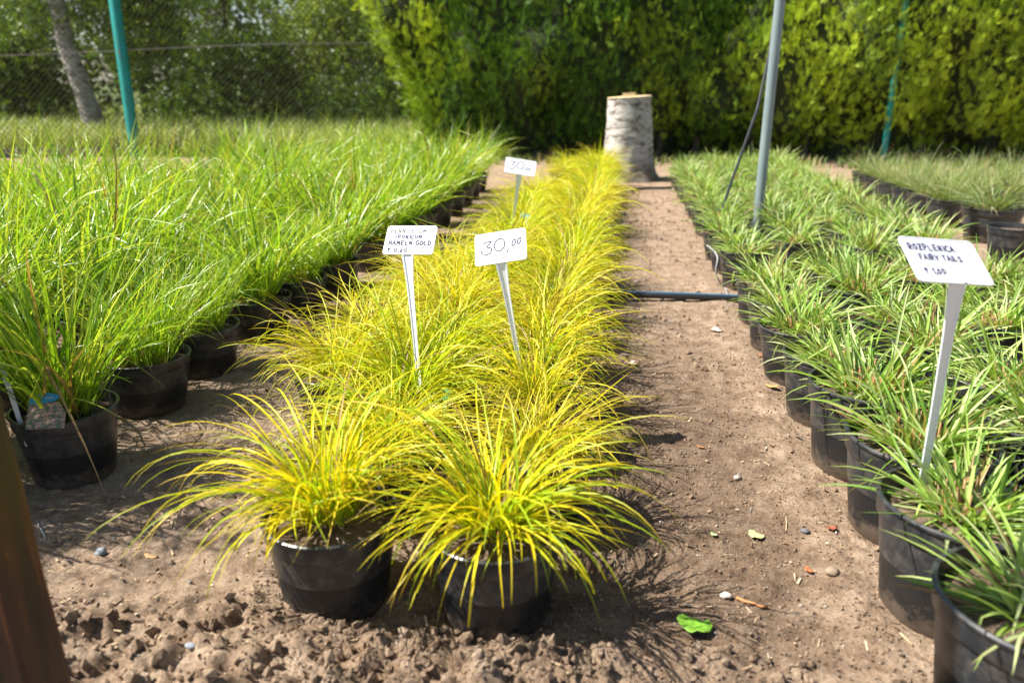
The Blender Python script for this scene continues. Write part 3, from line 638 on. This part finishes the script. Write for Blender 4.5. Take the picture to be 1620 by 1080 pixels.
# ------------------------------------------------------------------ hoses, pole, posts, cable
def hose(name, pts, r, mt, label, cat, n=10, stripe=None):
    m = MB(); m.tube(pts, r, n); o = m.build(name, mt, None, True); tag(o, label, cat)
    if stripe:
        m = MB(); pp = [Vector(p) for p in pts]; off = Vector((0, -.35, .93)).normalized(); v = []
        for p in pp:
            for a in (-.17, 0, .17):
                q = Vector((0, off.y*math.cos(a)-off.z*math.sin(a), off.y*math.sin(a)+off.z*math.cos(a))); v.append(p+q*(r+.0006))
        m.add(v, [(i*3+j, i*3+j+1, i*3+j+4, i*3+j+3) for i in range(len(pp)-1) for j in (0, 1)]); m.build('stripe', stripe, o, True)
    return o
hp = []
for i in range(60):
    x = -4.2+i*7.6/59; hp.append((x, HOSE_Y-.05*math.cos(x*.9)-.03*math.sin(x*2.3)+.02*x, .021+.004*math.sin(x*5)))
hose('irrigation_hose', hp, .0155, M_rub, 'black irrigation hose with blue stripe crossing the path under the pots', 'hose', 12, M_blue)
a0 = P(1118, 388, .2); a1 = P(1146, 455, .02)
cp = [a0.lerp(a1, t)+Vector((.02*math.sin(t*6.3), -.04*math.sin(t*3.14), .02*math.sin(t*3.14))) for t in np.linspace(0, 1, 14)]
hose('drip_tube', [Vector(p) for p in cp]+[Vector((a1.x, HOSE_Y, .02))], .0035, M_grey, 'thin grey drip tube hanging from a pot down to the hose', 'tube', 6)
q0, q1 = P(1000, 302, .02), P(1062, 297, .02)
hose('drip_hose', [q0.lerp(q1, t)+Vector((0, .05*math.sin(t*5), .006)) for t in np.linspace(0, 1, 12)], .012, M_rub, 'short dark hose lying across the far end of the path by the stump', 'hose', 8)
pb = P(1194, 388, 0); m = MB(); m.tube([pb+Vector((0, 0, -.05)), pb+Vector((.012, 0, 1.2)), pb+Vector((.03, 0, 2.7))], .0285, 20)
tag(m.build('pole', M_galv, None, True), 'grey-green metal pole rising out of the right grass bed', 'pole')
dp = (pb.xy.length)
cab = []
for (u, v_, e) in ((1142, 330, 0), (1158, 285, 0), (1176, 235, 0), (1192, 190, 0), (1200, 165, 0.03), (1216, 90, .05), (1224, 40, .05), (1230, 0, .05), (1237, -120, .05), (1243, -260, .05)):
    cab.append(PD(u, v_, 4.70+e))
c0 = cab[0]; cab = [Vector((c0.x-.06, c0.y, .05)), Vector((c0.x-.03, c0.y, .2))]+cab
def dens(p, n=6):
    p = [Vector(x) for x in p]; q = [p[0]]+p+[p[-1]]; o = []
    for i in range(1, len(q)-2):
        for j in range(n):
            t = j/n; o.append(.5*((2*q[i])+(-q[i-1]+q[i+1])*t+(2*q[i-1]-5*q[i]+4*q[i+1]-q[i+2])*t*t+(-q[i-1]+3*q[i]-3*q[i+1]+q[i+2])*t**3))
    return o+[p[-1]]
hose('cable', dens(cab), .0085, M_rub, 'black cable running down the metal pole and away into the grass', 'cable', 8)
# brown post, lower left, close to the camera
bp = P(150, 1240, 0); m = MB(); hw = .045; bx = bp.x-hw-.058; by = bp.y+.03; prof = [(-hw, -hw+.006), (-hw+.006, -hw), (hw-.006, -hw), (hw, -hw+.006), (hw, hw-.006), (hw-.006, hw), (-hw+.006, hw), (-hw, hw-.006)]
cr, sr = math.cos(YAW), math.sin(YAW); v = []
for j, z in enumerate(np.linspace(-.05, 2.3, 30)):
    for (x, y) in prof: v.append((bx-.045*z+x*cr-y*sr+random.gauss(0, .0006), by+x*sr+y*cr+random.gauss(0, .0006), z))
m.add(v, [(j*8+i, j*8+(i+1) % 8, (j+1)*8+(i+1) % 8, (j+1)*8+i) for j in range(29) for i in range(8)]+[tuple(29*8+i for i in range(8))])
tag(m.build('wooden_post', M_wood, None, True, 30), 'dark brown stained wooden post at the lower left corner', 'post')

# ------------------------------------------------------------------ fallen leaves and bits
def leafbit(p, w, l, rz, colr, label, cat='leaf', name='fallen_leaf', curl=.3):
    me = mat('leaf_%d' % len(bpy.data.materials), colr, .6); nz = noise(me, 90, 4)
    lk(me, mixc(me, .6, colr, ramp(me, nz, [(.35, (.45,)*3), (.6, (1.2,)*3)]), 'MULTIPLY'), BS(me).inputs['Base Color'])
    m = MB(); n = 7; v = []
    for i in range(n):
        s = i/(n-1); hw = w*.5*math.sin(math.pi*min(1, s*.92+.06))**.6*(1+.18*math.sin(s*17+w*900)); zc = curl*w*.35*(s-.5)**2*4
        for a in (-1, -.5, 0, .5, 1): v.append((a*hw+.04*w*math.sin(s*9), (s-.5)*l, zc+abs(a)**1.5*curl*hw*.4+.05*w*math.sin(a*7+s*8)))
    m.add(v, [(i*5+j, i*5+j+1, i*5+j+6, i*5+j+5) for i in range(n-1) for j in range(4)])
    o = m.build(name, me, None, True, None); g_ = gz(p.x, p.y); o.location = (p.x, p.y, g_+.006); o.rotation_euler = (.05, .08, rz)
    so = o.modifiers.new('thick', 'SOLIDIFY'); so.thickness = .0006
    return tag(o, label, cat)
leafbit(P(1195, 850), .028, .034, .9, (.58, .60, .22), 'pale yellow fallen leaf on the sandy path')
leafbit(P(1096, 1005), .048, .060, 1.25, (.14, .30, .02), 'bright green fallen leaf on the soil near the bottom edge')
leafbit(P(1278, 906), .013, .020, .5, (.60, .14, .05), 'small orange-red fallen leaf near the right pots')
leafbit(P(1314, 846), .018, .022, 2, (.30, .09, .05), 'dark red crumpled leaf bit against the right pot')
leafbit(P(1220, 620), .026, .042, 1.4, (.50, .33, .12), 'tan dry fallen leaf beside the path-side pots')
leafbit(P(1204, 568), .012, .035, .4, (.40, .18, .07), 'narrow brown dry leaf beside the path-side pots')
leafbit(P(1133, 527), .04, .05, .4, (.62, .54, .42), 'pale curled leaf lying flat in the middle of the path')
leafbit(P(1000, 578), .035, .03, .4, (.60, .45, .33), 'pinkish dry leaf at the right edge of the golden bed')
leafbit(P(238, 886), .012, .030, 1.3, (.55, .30, .14), 'small tan wood sliver on the shaded left soil', 'wood sliver', 'wood_sliver')
leafbit(P(1108, 712), .010, .022, 1.1, (.42, .17, .07), 'tiny rust-brown leaf on the path beside the golden grass')
leafbit(P(1128, 855), .012, .014, 1.1, (.40, .50, .22), 'tiny pale green leaf scrap on the damp path')
def twig(pts, r, colr, label):
    me = mat('twig_%d' % len(bpy.data.materials), colr, .7); m = MB(); m.tube([Vector((p.x, p.y, gz(p.x, p.y)+r*1.1+.001)) for p in pts], [r*random.uniform(.7, 1.2) for _ in pts], 7)
    return tag(m.build('twig', me, None, True, None), label, 'twig')
twig([P(1165, 950), P(1178, 957), P(1194, 961), P(1203, 966), P(1213, 963)], .003, (.46, .19, .07), 'orange-brown twig lying on the path below the yellow leaf')
twig([P(1422, 1010), P(1432, 1017), P(1443, 1025)], .0018, (.50, .38, .22), 'pale straw piece beside the right front pot')
twig([P(1243, 822), P(1244, 832), P(1243, 842)], .0012, (.50, .38, .22), 'thin pale straw on the path right of the yellow leaf')
twig([P(1214, 1040), P(1216, 1052), P(1219, 1062)], .0016, (.46, .38, .28), 'short greyish straw near the bottom edge of the path')
twig([P(60, 830), P(70, 850), P(73, 857)], .0015, (.5, .5, .5), 'thin grey straw beside the brown post')
def stone(p, s, colr, label, sq=(1, .8, .6)):
    me = mat('stone_%d' % len(bpy.data.materials), colr, .8); r = np.random.default_rng(int(abs(p.x)*1e4) % 9999)
    v = IV*(1+.55*(r.random((len(IV), 1))-.5))*np.array(sq)*s
    o = link('stone', mesh_np('stone', v, T=IT, mat=me)); o.location = (p.x, p.y, gz(p.x, p.y)+s*.4); return tag(o, label, 'stone')
stone(P(161, 880), .012, (.22, .24, .27), 'rounded bluish grey pebble on the left soil')
stone(P(1315, 915), .014, (.27, .20, .14), 'brown soil lump with shadow near the big right pot')
stone(P(306, 1046), .010, (.24, .26, .29), 'grey pebble among the clods at the bottom')
stone(P(1166, 760), .010, (.36, .30, .26), 'pinkish grey pebble beside the path-side pots')
stone(P(1273, 848), .009, (.13, .13, .14), 'dark grey pebble on the path before the pots')
stone(P(1148, 948), .010, (.55, .48, .40), 'pale pebble left of the orange twig')

# ------------------------------------------------------------------ birch stump
sp = P(992, 284, 0); st = empty('birch_stump', (sp.x, sp.y, gz(sp.x, sp.y)-.02), 0, 'thick white birch stump sawn off before the dark hedge', 'tree stump')
m = MB(); prof = []; zz = np.linspace(0, .79, 22)
for z in zz: prof.append((.212+.105*math.exp(-z/.13)+.020*math.exp(-((z-.93)/.25)**2)*0+.012*math.sin(z*5), z))
rw = np.random.default_rng(5)
wj = rw.random((30, 44))
def wob(a, z, j): return 1+.035*math.sin(3*a+1)+.02*math.sin(7*a+z*4)+.03*math.exp(-z/.2)*math.sin(5*a)+.04*(wj[j % 30, int(a/6.2832*44) % 44]-.5)
m.lathe(prof, 44, wob=wob)
def slant(v): x, y, z = v; return (x-.02*z+.0, y, z if z < .5 else z+(z-.5)/.43*(.020*x/.23))
m.v = [slant(v) for v in m.v]; m.build('bark', M_birch, st, True, None)
m = MB(); m.lathe([(.215, .788), (.20, .795), (.10, .798), (.001, .798)], 30, wob=lambda a, z, j: 1+.03*math.sin(3*a+1)); m.v = [slant(v) for v in m.v]; m.build('sawn_top', M_cut, st)
m = MB(); m.box((.0, -.09, .808), (.06, .05, .018)); m.v = [slant(v) for v in m.v]; tag(m.build('bark_flake', M_cut, st), 'yellow sawdust-coloured splinter')

# ------------------------------------------------------------------ foliage sprays for hedge, leaf clumps for trees
def rot_from(dirs, r):
    d = dirs/np.linalg.norm(dirs, axis=1)[:, None]; a = r.normal(size=d.shape); x = np.cross(d, a); x /= np.linalg.norm(x, axis=1)[:, None]; y = np.cross(d, x); return np.stack([x, y, d], -1)
def template(kind):
    q = []
    if kind == 'spray':    # flat fan of scale-leaf twigs, grows along +z in the xz plane
        q.append([(-.03, 0, 0), (.03, 0, 0), (.025, .04, 1), (-.025, .04, 1)])
        for i in range(4):
            z = .12+.21*i; l = .52*(1-.14*i)
            for s_ in (-1, 1):
                z2 = z+(.06 if s_ > 0 else 0); a = (0.0, .04*z2, z2); e = (s_*l*.72, .04+.10*l, z2+l*.62); w = .017
                q.append([(a[0], a[1], a[2]-w), (e[0]*.55+s_*0, e[1]*.5, a[2]+(e[2]-a[2])*.42-w), e, (e[0]*.45, e[1]*.5, a[2]+(e[2]-a[2])*.62+w)])
    else:                  # twig with six leaves
        for i in range(6):
            a = i*2.4; z = .15+.15*i; dx, dy = math.cos(a), math.sin(a); l = .42; w = .15
            b_ = np.array([dx*.05, dy*.05, z]); t_ = np.array([dx*l, dy*l, z+.16-.1*(i % 3)]); m_ = (b_+t_)/2; sd_ = np.array([-dy, dx, .35*(i % 2)])*w
            q.append([tuple(b_), tuple(m_-sd_), tuple(t_), tuple(m_+sd_)])
    return np.array(q)
def foliage(name, pos, dirs, size, colr, kind, mt, seed):
    r = np.random.default_rng(seed); T = template(kind); k = len(T); R = rot_from(dirs, r)
    v = np.einsum('nij,kj->nki', R, T.reshape(-1, 3))*size[:, None, None]+pos[:, None]
    c = np.repeat(colr[:, None], k*4, 1)*r.uniform(.85, 1.15, (len(pos), k, 1)).repeat(4, 1)
    return mesh_np(name, v.reshape(-1, 3), Q=np.arange(len(pos)*k*4).reshape(-1, 4), mat=mt, col=c.reshape(-1, 3), smooth=False)

# thuja hedge
HY = 10.3
he = empty('thuja_hedge', (2.6, HY+.7, 0), 0, 'tall dense dark green thuja hedge behind the stump and pole', 'hedge')
r = np.random.default_rng(11)
def hedge_front(x, z): return HY+.55*(vnoise(x, z, .8, 30)-.5)+.60*(vnoise(x, z*.7, 2.4, 31)-.5)+.22*(vnoise(x, z, 6, 32)-.5)-.10*z*0+.25*np.exp(-z/.3)
def left_edge(z): return -2.30-.40*np.minimum(z, 2.3)
n = 5600; bx_ = r.uniform(-3.4, 8.3, n); bz = r.uniform(.05, 3.3, n)**1.0; by_ = hedge_front(bx_, bz)+r.exponential(.12, n)-.05
keep = (bx_ > left_edge(bz)+.15*(vnoise(bz, bz*0, 3, 40)-.5)) & (vnoise(bx_, bz*.6, 4.5, 44) > .22); bx_, bz, by_ = bx_[keep], bz[keep], by_[keep]
fd = np.stack([r.normal(0, .35, len(bx_)), -np.ones(len(bx_))*.7+r.normal(0, .25, len(bx_)), r.uniform(.5, 1.6, len(bx_))], 1)
n2 = 1000; lz = r.uniform(.05, 3.3, n2); ly = r.uniform(HY-.1, HY+1.7, n2); lx = left_edge(lz)+.22*(vnoise(ly, lz, 2.2, 41)-.5)+r.exponential(.10, n2)-.03
ld = np.stack([-np.ones(n2)*.8+r.normal(0, .2, n2), r.normal(-.2, .35, n2), r.uniform(.2, 1.0, n2)], 1)
n3 = 600; tx = r.uniform(-3.2, 8.3, n3); ty = r.uniform(HY-.1, HY+1.7, n3); tz = 3.2+.3*(vnoise(tx, ty, 2, 42)-.5); td = np.stack([r.normal(0, .3, n3), r.normal(0, .3, n3), np.ones(n3)], 1)
ns = 700; sx2 = r.uniform(-2.6, 8, ns); sz2 = r.uniform(.3, 3.2, ns); sy2 = hedge_front(sx2, sz2)-r.uniform(.08, .26, ns); sdir = np.stack([r.normal(0, .3, ns), -.5+r.normal(0, .2, ns), r.uniform(.8, 1.8, ns)], 1)
bx_ = np.concatenate([bx_, sx2]); by_ = np.concatenate([by_, sy2]); bz = np.concatenate([bz, sz2]); fd = np.concatenate([fd, sdir])
bp_ = np.concatenate([np.stack([bx_, by_, bz], 1), np.stack([lx, ly, lz], 1), np.stack([tx, ty, tz], 1)]); bd = np.concatenate([fd, ld, td]); nb = len(bp_)
sun_yel = np.clip((bp_[:, 0]+.2)/3.2, 0, .8)+.7*(bp_[:, 0] < -2.2)*1+1.1*(vnoise(bp_[:, 0], bp_[:, 2], 3.0, 50)-.5)+r.normal(0, .12, nb); sun_yel = np.clip(sun_yel, 0, 1.2)[:, None]  # yellower to the right; sunlight there and on left edge put into colour
bc = np.maximum(.01, np.array((.07, .165, .016))*(1-sun_yel)+np.array((.42, .56, .04))*sun_yel)
K = 6; off = r.normal(0, .045, (nb, K, 3)); pp_ = bp_[:, None]+off+bd[:, None]*(np.arange(K)/K*.34)[None, :, None]; dd_ = bd[:, None]+r.normal(0, .38, (nb, K, 3))
sz = r.uniform(.065, .145, nb*K)*np.tile(1.15-.12*np.arange(K), nb); cc_ = np.repeat(bc[:, None], K, 1).reshape(-1, 3)*r.uniform(.8, 1.25, (nb*K, 1))
o = link('foliage', foliage('foliage', pp_.reshape(-1, 3)-np.array(he.location), dd_.reshape(-1, 3), sz, cc_, 'spray', M_thuja, 3), he); o['kind'] = 'stuff'
# added dark brown green shell: shade among inner foliage put into its colour; stems
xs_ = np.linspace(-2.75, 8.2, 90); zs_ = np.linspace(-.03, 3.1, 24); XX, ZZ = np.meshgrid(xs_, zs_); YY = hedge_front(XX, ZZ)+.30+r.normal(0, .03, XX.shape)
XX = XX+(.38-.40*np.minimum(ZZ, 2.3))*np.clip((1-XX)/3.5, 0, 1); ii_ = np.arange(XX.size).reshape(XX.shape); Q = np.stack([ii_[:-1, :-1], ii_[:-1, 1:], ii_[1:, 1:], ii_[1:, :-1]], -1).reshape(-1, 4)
M_in = mat('hedge_inner_shade', (.035, .045, .016), .95)
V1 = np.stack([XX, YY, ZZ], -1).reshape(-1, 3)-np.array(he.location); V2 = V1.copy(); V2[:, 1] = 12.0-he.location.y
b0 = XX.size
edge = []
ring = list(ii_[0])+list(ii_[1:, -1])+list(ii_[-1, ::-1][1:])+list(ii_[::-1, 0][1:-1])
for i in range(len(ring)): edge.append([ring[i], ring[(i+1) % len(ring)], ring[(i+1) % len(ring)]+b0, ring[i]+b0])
link('inner_shade', mesh_np('inner_shade', np.concatenate([V1, V2]), Q=np.concatenate([Q, Q[:, ::-1]+b0, np.array(edge)]), mat=M_in), he)['kind'] = 'stuff'
for i in range(16):
    x = -2.4+i*.68+random.gauss(0, .08); m = MB(); y = HY+.55+random.gauss(0, .05)
    m.tube([(x-2.6, y-HY-.7, -.03), (x-2.6+.02, y-HY-.7, .3), (x-2.6, y-HY-.6, 1.2)], [.05, .04, .03], 8); m.build('trunk', M_bark, he, True)
# needle litter and weeds at the hedge foot
def tufts(name, xy, h, w, cols, mt, label, cat, seed, lean=.5, per=5):
    r = np.random.default_rng(seed); n = len(xy)*per; b = np.repeat(xy, per, 0)+r.normal(0, .02, (n, 2)); H_ = r.uniform(h[0], h[1], n); a = r.uniform(0, 6.28, n); le = r.uniform(0, lean, n)
    g0 = ground_h(b[:, 0], b[:, 1]); ww = r.uniform(w[0], w[1], n); dx, dy = np.cos(a), np.sin(a); px_, py_ = -dy*ww, dx*ww
    V = np.stack([np.stack([b[:, 0]-px_, b[:, 1]-py_, g0-.01], 1), np.stack([b[:, 0]+px_, b[:, 1]+py_, g0-.01], 1),
                  np.stack([b[:, 0]+px_*.8+dx*H_*le*.4, b[:, 1]+py_*.8+dy*H_*le*.4, g0+H_*.6], 1), np.stack([b[:, 0]-px_*.8+dx*H_*le*.4, b[:, 1]-py_*.8+dy*H_*le*.4, g0+H_*.6], 1),
                  np.stack([b[:, 0]+dx*H_*le, b[:, 1]+dy*H_*le, g0+H_*(1-.25*le)], 1)], 1)
    o5 = (np.arange(n)*5)[:, None]; Q = o5+np.array([0, 1, 2, 3]); T = o5+np.array([3, 2, 4]); c = np.array(cols)[r.integers(0, len(cols), n)]*r.uniform(.7, 1.25, (n, 1))
    return tag(link(name, mesh_np(name, V.reshape(-1, 3), Q=Q, T=T, mat=mt, col=np.repeat(c[:, None], 5, 1).reshape(-1, 3))), label, cat, kind='stuff')
VG = [(.32, .40, .10), (.42, .48, .18), (.52, .54, .28), (.22, .30, .06)]
tufts('grass', np.stack([r.uniform(-20, -2.6, 11000), 9.9+11*r.random(11000)**1.6], 1), (.10, .46), (.004, .012), VG, M_verge, 'meadow grass growing beyond the wire fence', 'grass', 5, .8, 6)
tufts('weeds', np.stack([r.uniform(-2.4, 7, 420), r.uniform(9.5, 10.3, 420)], 1), (.03, .16), (.004, .012), [(.16, .22, .04), (.34, .28, .16), (.10, .16, .03)], M_verge, 'sparse low weeds along the foot of the hedge', 'weeds', 6, .9, 5)

# ------------------------------------------------------------------ fence
fa, fb = Vector((-9.6, 9.25, 0)), Vector((-2.9, 10.75, 0)); fd_ = (fb-fa).normalized(); FL = (fb-fa).length
fe = empty('wire_fence', fa, math.atan2(fd_.y, fd_.x), 'rusty chain-link fence on green posts before the trees', 'fence')
m = MB(); step = .075; Hf = 2.05; nd = int((FL+Hf)/step)
for i in range(nd):
    for sgn in (1, -1):
        x0 = i*step-(Hf if sgn > 0 else 0); x1 = x0+sgn*Hf; z0_, z1_ = .05, Hf+.05
        if sgn < 0: x0 = i*step; x1 = x0-Hf
        def clip(x0, z0, x1, z1):
            if x0 > x1: x0, z0, x1, z1 = x1, z1, x0, z0
            if x1 <= 0 or x0 >= FL: return None
            if x0 < 0: z0 += (z1-z0)*(0-x0)/(x1-x0); x0 = 0
            if x1 > FL: z1 = z0+(z1-z0)*(FL-x0)/(x1-x0); x1 = FL
            return x0, z0, x1, z1
        c = clip(x0, z0_, x1, z1_)
        if c: m.tube([(c[0], sgn*.002, c[1]), (c[2], sgn*.002, c[3])], .0034, 3, False)
m.build('wire_mesh', M_wire, fe)['kind'] = 'stuff'
for z, dz in ((1.20, .18), (2.08, 0), (.12, 0)):
    m = MB(); m.tube([(FL*t, -.008, z+dz*t-.03*math.sin(t*6)) for t in np.linspace(0, 1, 14)], .0055, 6); m.build('tension_wire', M_wirel, fe, True)
u0 = (P(216, 250)-fa); tt = None
best = min(np.linspace(0, FL, 400), key=lambda t: abs(pix(fa+fd_*t+Vector((0, 0, .9)))[0]-203))
for t_ in (best-3.0 if best > 3 else None, best):
    if t_ is None: continue
    m = MB(); m.lathe([(.068, -.05), (.068, 2.2), (.06, 2.215), (.001, 2.22)], 18, c=(t_, -.075, 0)); m.build('post', M_teal, fe, True)
nb_ = 5
for i in range(nb_): m = MB(); m.box((FL*(i+.5)/nb_, 0, .05), (FL/nb_/2-.006, .025, .055)); m.build('concrete_board', M_conc, fe)
hb = P(1402, 262, 0); hb = Vector((3.72, HY-.07, 0)); m = MB(); ux = PD(1402, 215, 10.9)*1.0; ux = Vector((ux.x*(HY-.06)/ux.y, HY-.06, 0))
m.tube([Vector((ux.x, HY-.06, -.03)), Vector((ux.x+.01, HY-.05, 1.0)), Vector((ux.x+.03, HY-.04, 2.2))], .036, 12)
tag(m.build('fence_post', M_teal, None, True), 'thin green post half swallowed by the hedge at the right', 'post')

# ------------------------------------------------------------------ trees beyond the fence
def tree(name, label, cat, base, H, crown, nclump, cols, tr, lean=(0, 0), barkm=None, seed=0, leaf=(.10, .17), limbs=7, zmin=.3):
    """crown = list of (dx,dy,z,rx,ry,rz)"""
    r = np.random.default_rng(seed); t = empty(name, base, 0, label, cat, 'trees and shrubs beyond the fence')
    m = MB(); n = 9; tp = [Vector((lean[0]*(i/n)**1.1+.06*math.sin(i*1.7+seed), lean[1]*(i/n)+.05*math.cos(i*1.3+seed), H*i/n-.05)) for i in range(n+1)]
    m.tube(tp, [tr*(1-.75*i/n)*(1.35 if i == 0 else 1) for i in range(n+1)], 10); m.build('trunk', barkm or M_bark, t, True)
    m = MB()
    for i in range(limbs):
        k = r.uniform(.15, .85); p0 = tp[int(k*n)]; a = r.uniform(0, 6.28); L = r.uniform(.8, 1.9)*H/5
        pts = [p0+Vector((math.cos(a)*L*s+r.normal(0, .05), math.sin(a)*L*s+r.normal(0, .05), L*.8*s**.8+r.normal(0, .04))) for s in (0, .3, .6, 1)]; pts[0] = p0
        m.tube(pts, [tr*.4, tr*.28, tr*.18, tr*.06], 6)
    m.build('limbs', barkm or M_bark, t, True)
    P_ = []
    for (dx, dy, z, rx, ry, rz) in crown:
        q = r.normal(size=(nclump//len(crown), 3)); q /= np.linalg.norm(q, axis=1)[:, None]; q *= (r.random((len(q), 1))**.45); P_.append(q*np.array([rx, ry, rz])+np.array([dx, dy, z]))
    P_ = np.concatenate(P_); keepn = vnoise(P_[:, 0]+P_[:, 1]*.6, P_[:, 2], 1.4, seed+60) > .24; P_ = P_[keepn & (P_[:, 2] > zmin-.2)]
    K = 8; off = r.normal(0, .16, (len(P_), K, 3)); q = (P_[:, None]+off).reshape(-1, 3); q[:, 2] = np.maximum(q[:, 2], .1); d = r.normal(size=q.shape); d[:, 2] += .3
    bc = np.array(cols)[r.integers(0, len(cols), len(P_))]; c = np.repeat(bc[:, None], K, 1).reshape(-1, 3)*r.uniform(.7, 1.3, (len(q), 1))
    f = link('crown', foliage('crown', q, d, r.uniform(leaf[0], leaf[1], len(q)), c, 'twig', M_tree, seed), t); f['kind'] = 'stuff'
    return t
OL = [(.11, .19, .025), (.16, .24, .035), (.26, .33, .06), (.06, .11, .02)]
DK = [(.06, .11, .018), (.10, .17, .03), (.15, .23, .04)]
PL = [(.23, .31, .07), (.31, .38, .12), (.16, .23, .04)]
tree('birch_tree', 'birch tree with leaning white and dark trunk at the far left', 'tree', tuple(P(150, 205)*.80+Vector((0, 0, -.0))), 7, [(-.6, 0, 3.0, 1.4, 1.0, 1.5), (-.4, .2, 4.8, 2.0, 1.6, 1.8), (.8, .3, 2.2, .9, .6, 1.1)], 700, OL, .16, (-1.0, .0), M_birch2, 1, limbs=0)
tl = [(-11.8, 15.0, 'round olive shrub at the left edge behind the fence', OL, 3.2, 'tree'), (-9.3, 15.6, 'olive green shrub right of the birch trunk', OL, 3.4, 'shrub'),
      (-7.4, 15.2, 'dark bushy shrub behind the left green post', DK, 3.0, 'shrub'), (-5.8, 16.0, 'pale leafy willow shrub in the gap before the hedge', PL, 4.0, 'shrub'),
      (-4.2, 15.0, 'dark tangled shrub beside the left end of the hedge', DK, 3.2, 'shrub'), (-2.4, 15.6, 'dense olive shrub partly hidden by the hedge end', OL, 3.6, 'shrub')]
for i, (x, y, lab, cols, H, cat) in enumerate(tl):
    tree('shrub', lab, cat, (x, y, 0), H, [(0, -.2, .45, 1.7, .9, .6), (0, 0, H*.30, 1.25, .9, H*.30), (-.2, .2, H*.68, 1.3, 1.0, H*.34), (.5, -.3, H*.45, .8, .7, .7)], 1150, cols, .07, (random.uniform(-.4, .4), 0), None, 20+i, limbs=9, leaf=(.08, .15))
# far wood, one mass
r = np.random.default_rng(77); n = 14000; x = r.uniform(-30, 6, n); y = r.uniform(22, 27, n); z = 9*r.random(n)**.8
k = vnoise(x, z, .55, 71) > .16; q = np.stack([x, y, z], 1)[k]; c = np.array(OL+DK)[r.integers(0, 7, len(q))]*r.uniform(.5, 1.0, (len(q), 1))
d = r.normal(size=q.shape); tag(link('treeline', foliage('treeline', q, d, r.uniform(.35, .7, len(q)), c, 'twig', M_tree, 7)), 'far wood of mixed green trees behind the shrubs', 'treeline', kind='stuff')

# garden tree standing left of the camera, outside the picture: its branches dapple the soil at the lower left
tree('garden_tree', 'small garden tree left of the brown post whose branches dapple the soil', 'tree', (-3.6, 1.05, 0), 2.9, [(1.1, .25, 2.0, .50, .26, .25), (.2, .1, 2.6, .7, .5, .4)], 260, OL, .05, (.5, .1), M_bark, 91, leaf=(.05, .09), limbs=9, zmin=1.5)
